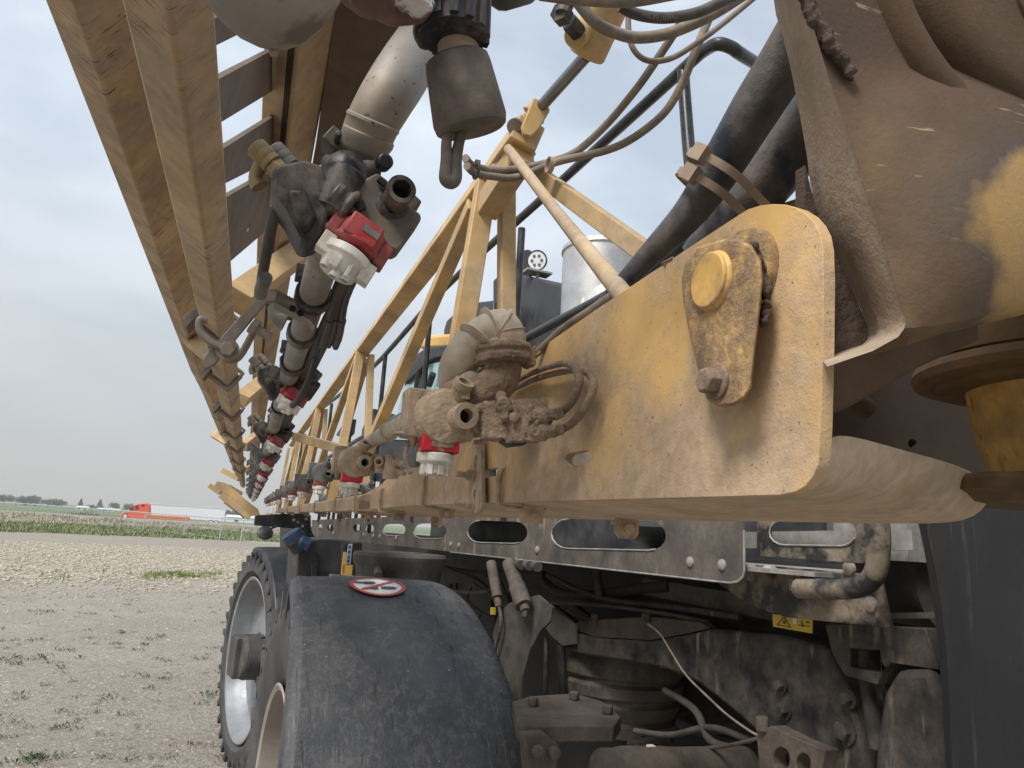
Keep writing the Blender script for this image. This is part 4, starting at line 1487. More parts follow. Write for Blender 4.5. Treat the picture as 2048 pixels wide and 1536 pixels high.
for i in range(NS + 1):
    s_ = i / NS
    # left boundary point by arc fraction
    q = s_ * (len(left_) - 1)
    k = min(int(q), len(left_) - 2)
    ul = left_[k][0] + (left_[k + 1][0] - left_[k][0]) * (q - k)
    vl = left_[k][1] + (left_[k + 1][1] - left_[k][1]) * (q - k)
    row = []
    for j in range(31):
        t = j / 30
        u = ul + (2350 - ul) * t
        vb = -90 + (((1 - t) * 705 + t * 560) + 90) * s_ if True else 0
        v = vl * (1 - t) ** 2 + vb * (1 - (1 - t) ** 2)
        if s_ > .999:
            v = 700 - 140 * t ** .8 if t > 0 else vl
        dep = YC - .030 * math.sin(math.pi * min(1, t * 1.25 + .02)) ** .8 * math.sin(math.pi * min(1, max(0, s_ * 1.02 - .25) / .77)) ** .7
        dep -= .010 * math.exp(-((t - .05) / .03) ** 2) * 0
        if s_ > .93:
            dep += (s_ - .93) * .35
        row.append(C0(u, v, dep))
    rows.append(row)
rows.append([p + by * .05 for p in rows[-1]])
b.loops(rows, closed=False)
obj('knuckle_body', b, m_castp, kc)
# inner face left of the lug edge (deep, rough mud)
b = B().prism([C0(*p, .395) for p in [(1610, 330), (1640, 445), (1684, 532), (1734, 650), (1734, 684), (1650, 716), (1610, 716)]], by * .01)
obj('lug_inner_face', b, m_crustd, kc)
# stacked round bosses, axis toward the camera
kC = (C0(2001, 40) - C0(2000, 40)).length
c_ = C0(2022, -22)
b = B()
b.rev(c_, -by, [(262 * kC, -.01), (258 * kC, .004), (248 * kC, .010), (234 * kC, .012), (222 * kC, .009), (214 * kC, .0)], 60)
b.rev(c_, -by, [(206 * kC, -.01), (203 * kC, .008), (194 * kC, .017), (178 * kC, .021), (150 * kC, .0225), (.001, .025)], 60)
obj('round_boss', b, m_cast, kc, mods=lambda o: None)
b = B()
b.rev(C0(2060, 30), -by, [(98 * kC, .01), (95 * kC, .026), (86 * kC, .030), (60 * kC, .031), (.001, .032)], 40)
obj('boss_cap', b, m_cast, kc)
b = B()
random.seed(21)
for i in range(60):
    t = i / 59
    b.ball(C0(1610 + 95 * t ** 1.3 + random.uniform(-6, 6), -10 + 160 * t + random.uniform(-8, 8), .335), random.uniform(.002, .0055), sub=1)
for i in range(22):
    b.ball(C0(1612 + random.uniform(0, 26), random.uniform(-10, 130), .37), random.uniform(.002, .005), sub=1)
obj('mud_clod', b, m_crustd, kc, mods=muddy(.0016, .004, .004))
# vertical knuckle pin with its flanges
yk_ = .50
cT, cBt = C0(2120, 760, yk_), C0(2130, 985, yk_)
kk = (C0(2101, 760, yk_) - C0(2100, 760, yk_)).length
up_ = bz
zt = BF.loc(cT).z
zb = BF.loc(cBt).z
ctr = BF.loc(cT)
W_ = lambda z: BF.w(ctr.x, ctr.y, z)
b = B()
rT = .132
b.rev(W_(zt + .004), -up_, [(rT - .012, -.012), (rT, -.008), (rT + .003, 0), (rT, .008), (rT - .010, .012), (rT - .018, .010), (rT - .022, .016), (.02, .018)], 64)
obj('upper_flange', b, m_castf, kc)
b = B()
b.rev(W_(zt + .03), -up_, [(rT - .004, -.02), (rT - .004, .014), (rT - .012, .02)], 64)
obj('flange_collar', b, m_castf, kc)
b = B()
b.rev(W_(zt), -up_, [(.092, 0), (.084, .012), (.078, (zt - zb) * .5), (.066, (zt - zb) * .9), (.066, zt - zb)], 48)
obj('pin_post', b, m_post, kc)
b = B()
b.rev(W_(zb + .006), -up_, [(.06, -.006), (.124, -.004), (.131, .002), (.129, .011), (.112, .014), (.095, .020), (.01, .02)], 48)
obj('lower_flange', b, m_castf, kc)
# web behind the lug's lower lip
b = B()
b.prism([C0(*p, .45) for p in [(1640, 720), (1745, 690), (1815, 660), (1960, 620), (1960, 680), (1850, 730), (1770, 775), (1700, 815), (1640, 840)]], by * .02)
obj('lower_web', b, m_cast, kc, bev=.003)
# throat behind, its cavity shade painted into the dark colour
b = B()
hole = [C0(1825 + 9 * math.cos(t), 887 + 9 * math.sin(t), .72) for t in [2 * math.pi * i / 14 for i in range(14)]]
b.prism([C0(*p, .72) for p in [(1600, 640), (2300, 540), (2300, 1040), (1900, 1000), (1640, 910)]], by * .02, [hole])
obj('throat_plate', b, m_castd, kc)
b = B()
b.tube([C0(*p, .66) for p in [(1650, 770), (1700, 800), (1735, 822)]], .014, 12)
obj('throat_rib', b, m_castd, kc, bev=.003)
# smooth dark rubber curtain under the hinge
b = B()
cu = [(1822, 1000), (1845, 1100), (1868, 1230), (1880, 1380), (1888, 1560)]
rows = []
for j, du in enumerate((0, 14, 60, 150, 300, 520)):
    rows.append([C0(u + du, v, 1.15 - (.05 if 0 < j < 5 else 0) * (1 + .5 * math.sin(j * 1.3))) for u, v in cu])
rows.append([C0(u + 540, v, 1.3) for u, v in cu])
rows.append([C0(u + 10, v, 1.3) for u, v in cu])
b.loops(rows + [rows[0]], closed=False)
o = obj('mud_curtain', b, m_curt, mods=ss(1))
tag(o, 'tall smooth blue black rubber curtain hanging below the hinge at the right edge', 'mud flap')
# ================================================================= THE SPRAYER VEHICLE
vh = thing('farm_sprayer', (1.6, 6.0, 0), 'tall self propelled crop sprayer with black fenders, silver rims, cab and muddy underframe', 'crop sprayer')
vx, vy, vz = VF.x, VF.y, VF.z
X = lambda u, v, x=1.5: VF.px(u, v, x)
Yp = lambda u, v, y: VF.py(u, v, y)


def wheel(cx, cy, cz, r, w, steer, rimr, rmat=None):
    ax = V((-math.cos(RAD(steer)), -math.sin(RAD(steer)), 0))     # outward (left) axis
    c = V((cx, cy, cz))
    b = B()
    prof = [(rimr, -.02), (rimr + .03, .0), (r - .16, .035), (r - .06, .03), (r - .02, .0), (r - .02, -w + .0), (r - .06, -w - .03), (rimr + .03, -w), (rimr, -w + .02), (rimr, -.02)]
    b.rev(c, ax, prof, 72, cap=False)
    a_, d_ = frame_of(ax)
    n_l = 34
    for i in range(n_l):                                     # angled tread lugs
        for s_ in (0, 1):
            t = 2 * math.pi * (i + .5 * s_) / n_l
            rd = a_ * math.cos(t) + d_ * math.sin(t)
            tg = ax.cross(rd)
            o0 = .005 if s_ == 0 else -w
            mid = c + ax * (-w * .28 if s_ == 0 else -w * .72) + rd * (r + .004)
            dirx = (ax * (1 if s_ == 0 else -1) + tg * .75).normalized()
            b.box(mid, dirx * (w * .30), tg * .026, rd * .022)
            b.box(c + ax * (o0 if s_ == 0 else o0 - .01) + rd * (r - .035) + tg * (.75 * w * .28), ax * .03, tg * .026, rd * .058)
    ty = obj('wheel', b, m_tire, vh)
    tag(ty, None)
    b = B()
    b.rev(c, ax, [(rimr + .012, .012), (rimr + .002, .018), (rimr - .02, .008), (rimr - .035, -.05), (rimr - .05, -.10), (rimr - .09, -.17), (rimr - .14, -.19), (.30, -.16), (.16, -.13), (.15, -.12), (.01, -.12)], 64, cap=False)
    rm = obj('rim', b, rmat or m_rim, ty)
    for i in range(10):
        t = 2 * math.pi * i / 10
        rd = a_ * math.cos(t) + d_ * math.sin(t)
        obj('wheel_nut', B().hexa(c + ax * -.13 + rd * .21, ax, .022, .03), m_hub, rm)
    return ty, c, ax


# front left wheel, steered a little
fw, fc, fax = wheel(.62, 7.7, .965, .965, .36, 9, .74)
b = B()
b.cyl(fc + fax * .02, fc + fax * -.14, .20, n=32)
b.cyl(fc + fax * .06, fc + fax * .02, .18, .2, n=32)
b.box(fc + fax * -.02 - fax.cross(V((0, 0, 1))) * -.10, fax * .13, V((0, 0, .185)), fax.cross(V((0, 0, 1))) * .13)
obj('hub_cover', b, m_hub, fw, bev=.02)
# rear left wheel under the big fender
rw, rc_, rax = wheel(.46, 3.5, .965, .985, .42, 0, .60, m_rimb)
b = B()
b.cyl(rc_ + rax * .0, rc_ + rax * -.14, .20, n=32)
obj('hub_cover', b, m_hub, rw)


def fender(c, ax, r, w, t0, t1, lip=.05, name='fender', mat=None, flare=0.0, th=.012, n=30, wout=0.0):
    b = B()
    fw_ = V((0, 0, 1)).cross(ax).normalized()
    if fw_.y > 0:
        fw_ = -fw_                                             # toward the camera
    sec = [(0, -lip * 1.4), (.0, -lip * .5), (.012, -.012), (.05, .008), (.09, .0), (.12, .004), (.5, .012), (.88, .004), (.93, 0), (.985, -.014), (1.0, -lip * .6)]
    rows = []
    for i in range(n + 1):
        t = RAD(t0 + (t1 - t0) * i / n)
        rd = fw_ * math.sin(t) + V((0, 0, 1)) * math.cos(t)
        k = i / n
        rows.append([c - ax * ((s_ - .5) * w * (1 + flare * k) + .0) + ax * (wout * k) + rd * (r + d_) for s_, d_ in sec])
    inner = [[p - (p - c).normalized() * th for p in r_] for r_ in rows]
    allr = [r_ + inr[::-1] for r_, inr in zip(rows, inner)]
    b.loops(allr, True, True)
    return obj(name, b, mat or m_fender, vh, mods=ss(1))


m_fender = M('weathered black plastic fender')
f_ = m_fender
base = f_.mix(f_.rng(f_.noise(3.2, 5, .6), .35, .65), (.024, .026, .032, 1), (.055, .057, .062, 1))
w1 = f_.rng(f_.noise(34, 9, .85, dist=.5), .49, .60)
w1 = f_.mul(w1, f_.rng(f_.noise(7, 5, .65), .36, .50))
base = f_.mix(f_.mul(w1, .45), base, (.17, .16, .145, 1))
zz_ = f_.n('ShaderNodeSeparateXYZ')
f_.l(f_.tc.outputs['Object'], zz_.inputs[0])
w3 = f_.rng(f_.noise(7, 8, .7), .46, .66)
w3 = f_.mul(w3, f_.rng(zz_.outputs['Z'], 1.5, 2.0, .35, 1.0))
base = f_.mix(f_.mul(w3, .40), base, (.12, .115, .11, 1))
w2 = f_.rng(f_.noise(11, 4, .6, stretch=(4, .4, .4), dist=.8), .62, .65)
base = f_.mix(f_.mul(w2, .8), base, (.012, .012, .013, 1))
sp = f_.rng(f_.noise(80, 1, .5), .80, .82)
base = f_.mix(sp, base, (.6, .58, .54, 1))
w4 = f_.rng(f_.noise(16, 5, .65, stretch=(5, .35, .35)), .57, .66)
base = f_.mix(f_.mul(f_.mul(w4, f_.rng(zz_.outputs['Z'], 1.98, 1.6, 0, 1)), .5), base, (.15, .14, .125, 1))
f_.col(base)
f_.rough(f_.rng(w3, 0, 1, .42, .85))
f_.bump(f_.noise(40, 8, .75), .6, .008)
f_.p.inputs['Specular IOR Level'].default_value = .5
m_fender = f_.m

RC = V((.795, 3.5, .965))
fender(RC, V((-1, 0, 0)), 1.075, .72, -5, 84, flare=.32, wout=-.0)
fender(fc + fax * -.22 + V((0, 0, .0)), fax, 1.035, .50, -12, 66, mat=m_bplas)

# "no step" decal lying on the fender crown
kf = 1.09


def on_f(a, s_, lift=.004):
    """a: distance across (m) from the fender middle, s_: distance along the arc from its crown, toward the camera"""
    t = s_ / kf
    return V((RC.x + a, RC.y - math.sin(t) * (kf + lift), RC.z + math.cos(t) * (kf + lift)))


def decal(name, loops_, mat, lift, par=vh, lab=None, hole=None):
    b = B()
    vs_ = [b.bm.verts.new(on_f(*p, lift)) for p in loops_]
    if hole:
        vh_ = [b.bm.verts.new(on_f(*p, lift)) for p in hole]
        for i in range(len(vs_)):
            j = (i + 1) % len(vs_)
            b.face([vs_[i], vs_[j], vh_[j], vh_[i]])
    else:
        b.face(vs_)
    o = obj(name, b, mat, par)
    if lab:
        tag(o, lab)
    return o


ca_, cs_ = -.02, .235
E_ = lambda r, k=1.0, n=40: [(ca_ + r * math.cos(2 * math.pi * i / n), cs_ + r * k * math.sin(2 * math.pi * i / n)) for i in range(n)]
dc = decal('no_step_decal', E_(.118), m_swhite, .004, lab='round white no step sticker with red ring and slash over footprints')
decal('red_ring', E_(.124), m_sred, .0055, dc, hole=E_(.106))
dd_ = (.72, .69)
sl_ = [(ca_ + .1 * .80 * s1 + .009 * t1 * .6, cs_ - .1 * .6 * s1 + .009 * t1 * .8) for s1, t1 in ((-1, -1), (1, -1), (1, 1), (-1, 1))]
fp1 = [(ca_ - .06 + x * .055, cs_ - .035 + y * .018) for x, y in [(-1, -.2), (-.5, -.6), (.0, -.5), (.3, -1), (.9, -1), (1.1, 0), (.8, .9), (.3, .9), (0, .4), (-.5, .5)]]
fp2 = [(ca_ + .045 + x * .036, cs_ + .03 + y * .018) for x, y in [(-1, -.6), (-.3, -1), (.6, -.8), (1, 0), (.6, .8), (-.3, 1), (-1, .6)]]
fp3 = [(ca_ - .022 + x * .018, cs_ + .034 + y * .014) for x, y in [(-1, -1), (1, -1), (1, 1), (-1, 1)]]
decal('footprint', fp1, m_sgry, .0055, dc)
decal('footprint', fp2, m_sgry, .0055, dc)
decal('footprint', fp3, m_sgry, .0055, dc)
decal('red_slash', sl_, m_sred, .007, dc)

# running board with stadium cut-outs
RB = lambda u, v: X(u, v, 1.5)


def stad(u0, u1, v0, v1, sh=0.0):
    r = (v1 - v0) / 2
    c = (v0 + v1) / 2
    rx = min(r * 1.15, (u1 - u0) / 2)
    pts = [(u1 - rx + rx * math.sin(math.pi * i / 8), c + sh + r * -math.cos(math.pi * i / 8)) for i in range(9)]
    pts += [(u0 + rx - rx * math.sin(math.pi * i / 8), c - sh + r * math.cos(math.pi * i / 8)) for i in range(9)]
    return pts


hl = [stad(1103, 1332, 1040, 1099, 2), stad(935, 1055, 1042, 1086, 1), stad(827, 893, 1047, 1077), stad(765, 811, 1048, 1071), stad(730, 748, 1048, 1067), stad(706, 722, 1048, 1065), stad(654, 666, 1049, 1063), stad(636, 645, 1049, 1061)]
out = [(624, 1040), (900, 1028), (1484, 1010), (1487, 1100), (1488, 1140), (1484, 1155), (1474, 1163), (1461, 1165), (1090, 1124), (900, 1103), (722, 1084), (624, 1072)]
b = B().prism([RB(*p) for p in out], vx * .006, [[RB(*p) for p in h] for h in hl])
rb = obj('running_board', b, m_steelrail, vh)
b = B()
for h in hl[:4]:
    b.tube([RB(*p) - vx * .001 for p in h[7:18]], .0035, 6, smooth=False)
b.tube([RB(*p) for p in [(900, 1104), (1090, 1125), (1461, 1166), (1476, 1163), (1486, 1154), (1489, 1140), (1488, 1060)]], .0035, 6, smooth=False)
obj('worn_edge', b, m_bright, rb)
for u, v, r in ((1381, 1124, 11), (1445, 1130, 12), (1075, 1100, 8), (918, 1091, 6), (902, 1089, 5.5), (793, 1076, 5), (760, 1073, 5), (747, 1072, 4), (728, 1070, 4), (667, 1067, 3.5)):
    b = B()
    c = RB(u, v)
    rr = (RB(u, v - r) - c).length
    b.rev(c, -vx, [(rr, 0), (rr * .95, rr * .3), (rr * .6, rr * .55), (.001, rr * .62)], 18)
    obj('bolt', b, m_bolt, rb)
# deck behind it
b = B()
b.box(VF.w(1.99, 4.6, -.040), vx * .47, vy * 3.1, vz * .006)
for i in range(70):
    b.cyl(VF.w(1.55, 1.7 + i * .085, -.036), VF.w(1.55, 1.7 + i * .085, -.026), .024, .015, 10)
obj('deck', b, m_bright, vh)
b = B()
b.box(VF.w(2.50, 4.9, .02), vx * .03, vy * 3.2, vz * .16)
b.bar(VF.w(1.6, 2.4, .10), VF.w(2.4, 3.2, -.05), .3, .03, vz)
b.bar(VF.w(1.56, 1.95, -.02), VF.w(1.56, 2.5, -.02), .006, .05, vz)
for i in range(9):
    b.bar(VF.w(1.56, 6.8 + .35 * i, -.06), VF.w(1.56, 6.8 + .35 * i, .5), .03, .05, vy)
obj('tank_cradle', b, m_bplas, vh)

# rear step: plate with oval hole, hooped grab pipe, side plates
b = B().prism([X(*p, 1.56) for p in [(1513, 1020), (1732, 1020), (1735, 1128), (1640, 1122), (1513, 1112)]], vx * .008, [[X(*p, 1.56) for p in stad(1540, 1712, 1040, 1091, 1)]])
st = obj('step_plate', b, m_stepp, vh, bev=.002)
b = B().tube([X(*p, 1.56) - vx * .002 for p in stad(1540, 1712, 1040, 1091, 1)[5:18]], .003, 6, smooth=False)
obj('worn_edge', b, m_bright, st)
b = B()
b.tube([X(*p, 1.53) for p in [(1748, 1000), (1758, 1060), (1757, 1110), (1748, 1150), (1722, 1172), (1680, 1178), (1597, 1177)]], .026, 18, sub=8)
obj('grab_pipe', b, m_stepp, vh)
b = B()
b.prism([X(*p, 1.62) for p in [(1425, 1130), (1500, 1128), (1758, 1150), (1782, 1254), (1770, 1256), (1570, 1234), (1500, 1212), (1440, 1170)]], vx * .012)
sp_ = obj('side_plate', b, m_stepp, vh, bev=.003)
for u, v, r in ((1589, 1170, 9), (1743, 1209, 10), (1502, 1150, 8), (1700, 1137, 7)):
    b = B()
    c = X(u, v, 1.62)
    b.rev(c, -vx, [(.02, 0), (.018, .008), (.001, .013)], 16)
    obj('bolt', b, m_bolt, sp_)
b = B()
b.bar(X(1480, 1080, 1.64), X(1830, 1080, 1.64), .02, .05, vz)
b.box(X(1790, 1085, 1.8), vx * .1, vy * .12, vz * .05)
obj('step_bar', b, m_bright, vh)

# dark body of the chassis behind and below the running board
b = B()
b.prism([X(*p, 2.35) for p in [(560, 1050), (900, 1075), (1950, 1150), (2300, 1200), (2300, 2300), (700, 1700), (560, 1180)]], vx * .4)
obj('chassis_frame', b, m_under, vh)
b = B()
b.prism([X(*p, 1.95) for p in [(1100, 1190), (1240, 1178), (1440, 1200), (1860, 1270), (1880, 1320), (1650, 1290), (1420, 1262), (1290, 1258), (1100, 1250)]], vx * .08)
b.prism([X(*p, 1.90) for p in [(1290, 1172), (1430, 1180), (1560, 1210), (1490, 1250), (1440, 1240)]], vx * .05)
b.tube([X(*p, 1.85) for p in [(1085, 1160), (1120, 1185), (1180, 1190), (1280, 1178), (1340, 1172)]], .025, 12)
b.tube([X(*p, 1.80) for p in [(900, 1140), (960, 1165), (1000, 1215), (1010, 1260)]], .018, 10)
b.tube([X(*p, 1.9) for p in [(860, 1130), (940, 1145), (1090, 1150)]], .022, 10)
b.bar(X(1110, 1215, 1.85), X(1170, 1262, 1.85), .03, .03)
b.bar(X(1150, 1212, 1.85), X(1210, 1262, 1.85), .03, .03)
obj('upper_frame', b, m_under, vh, bev=.004)
b = B().bar(X(1290, 1172, 1.86), X(1560, 1222, 1.86), .03, .07, vz)
obj('frame_flange', b, m_underl, vh)
# big suspension arm plate
armp = [(1122, 1252), (1135, 1262), (1190, 1275), (1300, 1282), (1370, 1270), (1420, 1258), (1560, 1270), (1652, 1292), (1690, 1370), (1718, 1460), (1730, 1560), (1640, 1560), (1560, 1500), (1500, 1452), (1440, 1400), (1390, 1362), (1330, 1338), (1240, 1322), (1160, 1310), (1128, 1296)]
b = B().prism([X(*p, 1.72) for p in armp], vx * .16)
ar = obj('suspension_arm', b, m_under2, vh, bev=.012)
b = B().prism([X(*p, 1.73) for p in [(1122, 1250), (1180, 1240), (1300, 1234), (1400, 1245), (1420, 1256), (1370, 1268), (1300, 1280), (1190, 1273)]], vx * .03 + vz * .002)
b.hexa(X(1293, 1243, 1.72), vz, .02, .03)
b.hexa(X(1190, 1240, 1.72), vz, .018, .025)
obj('arm_top_plate', b, m_muddust, ar)
for u, v, r in ((1565, 1370, 13), (1572, 1422, 14), (1692, 1462, 22), (1700, 1398, 15)):
    b = B()
    c = X(u, v, 1.72)
    k = (X(u, v - r, 1.72) - c).length
    b.cyl(c, c - vx * .008, k * 1.3, n=20)
    b.hexa(c - vx * .008, -vx, k * .9, .02)
    obj('bolt', b, m_under2, ar)
b = B().prism([X(*p, 1.70) for p in [(1085, 1212), (1095, 1210), (1150, 1250), (1150, 1288), (1125, 1292), (1100, 1270), (1082, 1240)]], vx * .015)
b.bolt(X(1086, 1242, 1.70), -vx, .022, .02)
obj('arm_bracket', b, m_underl, vh, bev=.002)
# air spring
cz0 = Yp(1243, 1305, 3.3)
ka = (Yp(1244, 1300, 3.3) - Yp(1243, 1300, 3.3)).length
b = B()
b.rev(cz0, -vz, [(88 * ka, -30 * ka), (98 * ka, 0), (104 * ka, 12 * ka), (104 * ka, 28 * ka), (97 * ka, 33 * ka), (97 * ka, 37 * ka), (104 * ka, 42 * ka), (103 * ka, 58 * ka), (95 * ka, 63 * ka), (95 * ka, 67 * ka), (101 * ka, 72 * ka), (94 * ka, 88 * ka), (84 * ka, 104 * ka)], 48)
asp = obj('air_spring', b, m_airb, vh)
b = B().rev(cz0, -vz, [(84 * ka, 90 * ka), (92 * ka, 96 * ka), (99 * ka, 100 * ka), (99 * ka, 116 * ka), (92 * ka, 120 * ka), (.01, 120 * ka)], 48)
obj('spring_base', b, m_muddust, asp)
# axle plate, rods, canisters
b = B()
za = VF.loc(Yp(1150, 1432, 2.25)).z
b.prism([VF.pz(*p, za) for p in [(1025, 1402), (1060, 1392), (1150, 1386), (1205, 1402), (1242, 1432), (1228, 1452), (1150, 1450), (1075, 1452), (1035, 1446)]], vz * -.05)
b.prism([Yp(*p, 2.1) for p in [(1050, 1470), (1090, 1466), (1118, 1490), (1110, 1590), (1060, 1590), (1052, 1500)]], vy * .05)
for u, v in ((1066, 1412), (1148, 1400), (1215, 1428)):
    b.hexa(VF.pz(u, v, za), vz, .02, .03)
for u, v in ((1072, 1500), (1104, 1503)):
    b.hexa(Yp(u, v, 2.1), -vy, .02, .03)
ax0 = obj('axle_bracket', b, m_muddust, vh, bev=.008)
b = B()
b.cyl(X(1093, 1275, 1.74), X(1090, 1400, 1.74), .012, n=14)
b.cyl(X(1122, 1290, 1.72), X(1126, 1400, 1.72), .021, n=16)
obj('shock_rod', b, m_under2, vh)
b = B().prism([X(*p, 1.45) for p in [(985, 1270), (998, 1225), (1020, 1205), (1075, 1190), (1105, 1215), (1100, 1242), (1080, 1262), (1060, 1300), (1046, 1350), (1040, 1400), (1020, 1395), (1000, 1330)]], vx * .012)
obj('inner_shield', b, m_underl, vh)
b = B()
b.cyl(X(1018, 1125, 1.40), X(1042, 1195, 1.40), .034, n=20)
b.cyl(X(1034, 1172, 1.40), X(1048, 1212, 1.40), .040, n=20)
b.cyl(X(1048, 1212, 1.40), X(1051, 1222, 1.40), .022, n=18)
b.hexa(X(1050, 1220, 1.40), vz * -1, .016, .03)
obj('filter_canister', b, m_can, vh, bev=.002)
b = B()
b.cyl(X(982, 1125, 1.42), X(995, 1195, 1.42), .026, n=18)
b.cyl(X(994, 1195, 1.42), X(998, 1215, 1.42), .018, n=16)
b.tube([X(*p, 1.42) for p in [(998, 1212), (1002, 1235), (1000, 1260), (992, 1290), (985, 1320)]], .009, 10)
obj('filter_canister', b, m_can, vh, bev=.002)
b = B().box(X(986, 1222, 1.40), vx * .01, vy * .01, vz * .016)
tag(obj('tag', b, m_syel, vh), 'small yellow tag')
b = B().tube([X(*p, 1.66) for p in [(1296, 1248), (1320, 1268), (1340, 1300), (1372, 1350), (1420, 1398), (1455, 1430), (1500, 1462), (1530, 1478)]], .0038, 8)
obj('cable', b, m_hose, vh)
b = B()
b.tube([X(*p, 1.62) for p in [(1225, 1508), (1245, 1502), (1300, 1500), (1380, 1500), (1450, 1492), (1530, 1474)]], [.022, .018, .014, .009, .006, .006], 12)
b.cyl(Yp(1205, 1545, 2.0), Yp(1490, 1535, 2.1), .065, n=30)
obj('hose_end', b, m_muddust, vh)
b = B().box(X(1302, 1499, 1.60), vy * .012, vx * .012, vz * .014)
obj('band', b, m_swhite, vh)
b = B()
b.prism([X(*p, 1.60) for p in [(1512, 1460), (1545, 1452), (1600, 1480), (1650, 1500), (1640, 1560), (1520, 1560)]], vx * .05, [[X(1562 + 17 * math.cos(t), 1518 + 24 * math.sin(t), 1.60) for t in [2 * math.pi * i / 12 for i in range(12)]], [X(1606 + 15 * math.cos(t), 1528 + 22 * math.sin(t), 1.60) for t in [2 * math.pi * i / 12 for i in range(12)]]])
b.hexa(X(1525, 1462, 1.60), vz, .02, .04)
obj('clamp_block', b, m_muddust, vh, bev=.003)
random.seed(4)
for i in range(16):
    u0, v0 = random.uniform(880, 1020), random.uniform(1150, 1330)
    obj('hose', B().tube([X(u0, v0, 1.9), X(u0 + random.uniform(-30, 40), v0 + 30, 1.85), X(u0 + random.uniform(-50, 60), v0 + random.uniform(50, 110), 1.95)], random.uniform(.006, .02), 8), m_under, vh)
for i in range(14):
    u0, v0 = random.uniform(1200, 1560), random.uniform(1420, 1536)
    obj('hose', B().tube([X(u0, v0, 2.0), X(u0 + random.uniform(-30, 60), v0 + 20, 1.95), X(u0 + random.uniform(10, 120), v0 + random.uniform(-10, 60), 2.05)], random.uniform(.008, .025), 8), m_under, vh)
for ps_, r_1 in (([(1095, 1150), (1200, 1195), (1350, 1215), (1480, 1235)], .012), ([(1105, 1205), (1210, 1212), (1330, 1228), (1420, 1246)], .009), ([(1190, 1130), (1196, 1160), (1200, 1200)], .02), ([(1130, 1218), (1180, 1240), (1240, 1246)], .008), ([(870, 1165), (900, 1180), (950, 1185), (990, 1178)], .012), ([(930, 1200), (945, 1240), (940, 1290), (955, 1340)], .014), ([(1330, 1380), (1390, 1420), (1420, 1480), (1480, 1500)], .014), ([(1270, 1462), (1340, 1470), (1420, 1455), (1500, 1480)], .012), ([(1660, 1500), (1700, 1490), (1740, 1505), (1790, 1536)], .012)):
    obj('hose', B().tube([X(*p, 1.80) for p in ps_], r_1, 10), random.choice((m_underl, m_under2, m_hosed)), vh)
for u_, v_2 in ((1035, 1128), (1052, 1130), (1068, 1132)):
    obj('hose_clamp', B().cyl(X(u_, v_2, 1.42), X(u_ + 8, v_2 + 2, 1.42), .022, n=14), m_underl, vh)
# plates to the right of the arm
b = B()
b.prism([X(*p, 1.68) for p in [(1650, 1250), (1662, 1246), (1850, 1256), (1880, 1340), (1780, 1325), (1762, 1350), (1755, 1370), (1690, 1352), (1665, 1310)]], vx * .05, [[X(*p, 1.68) for p in [(1700, 1296), (1722, 1298), (1740, 1300), (1760, 1300), (1762, 1345), (1700, 1335)]]])
b.cyl(X(1722, 1290, 1.73), X(1755, 1500, 1.73), .02, n=14)
obj('spring_hanger', b, m_under2, vh, bev=.003)
b = B()
b.prism([X(*p, 1.66) for p in [(1765, 1385), (1790, 1340), (1860, 1338), (1880, 1400), (1900, 1560), (1745, 1560), (1750, 1480)]], vx * .10)
obj('lower_box', b, m_under2, vh, bev=.02)
b = B()
b.cyl(X(1760, 1150, 1.9), X(1900, 1165, 1.9), .13, n=24)
b.bar(X(1770, 1232, 1.75), X(1900, 1230, 1.75), .03, .015, vz)
b.box(X(1790, 1060, 1.9), vx * .1, vy * .16, vz * .1)
obj('rear_tube', b, m_underl, vh)
# yellow warning label
Lq = lambda u, v, d=0.0: X(u, v, 1.935 - d)
lb_c = [(1545, 1228), (1625, 1240), (1624, 1267), (1546, 1253)]
b = B().prism([X(*p, 1.69) for p in lb_c], vx * .002)
wl = obj('warning_label', b, m_syel, vh)
for poly in ([(1552, 1250), (1568, 1232), (1583, 1256)],):
    b = B()
    P3 = [X(*p, 1.6885) for p in poly]
    P4 = [p * .72 + (P3[0] + P3[1] + P3[2]) * (.28 / 3) for p in P3]
    b.loops([P3, P4], True, False)
    obj('triangle_mark', b, m_sgry, wl)
b = B()
for q in ([(1566, 1240), (1570, 1241), (1571, 1249), (1566, 1248)], [(1601, 1242), (1604, 1242), (1607, 1254), (1604, 1254)], [(1596, 1249), (1619, 1252), (1619, 1254), (1596, 1251)], [(1612, 1243), (1619, 1244), (1619, 1247), (1612, 1246)]):
    b.face([b.bm.verts.new(X(*p, 1.688)) for p in q])
obj('arrow_mark', b, m_sgry, wl)
b = B()
b.face([b.bm.verts.new(X(*p, 1.688)) for p in [(1586, 1236), (1593, 1237), (1593, 1248), (1586, 1247)]])
obj('white_patch', b, m_swhite, wl)

# front: black tank with blue cap, mast with lever, round pan, mirror beam
b = B()
b.prism([Yp(*p, 5.9) for p in [(597, 1100), (612, 1084), (640, 1078), (700, 1080), (720, 1090), (722, 1180), (592, 1180)]], vy * .7)
b.prism([Yp(*p, 5.88) for p in [(622, 1124), (636, 1122), (637, 1155), (622, 1155)]], vy * .02)
tk = obj('front_tank', b, m_bplas, vh, bev=.05, seg=3)
b = B()
b.rev(Yp(604, 1100, 5.85), Yp(585, 1070, 5.85) - Yp(604, 1100, 5.85), [(.07, 0), (.075, .02), (.075, .07), (.085, .075), (.085, .1), (.06, .105)], 20)
obj('filler_neck', b, m_bplas, tk)
b = B()
b.rev(Yp(592, 1082, 5.85), Yp(585, 1070, 5.85) - Yp(604, 1100, 5.85), [(.078, 0), (.082, .01), (.08, .07), (.05, .085), (.001, .085)], 14)
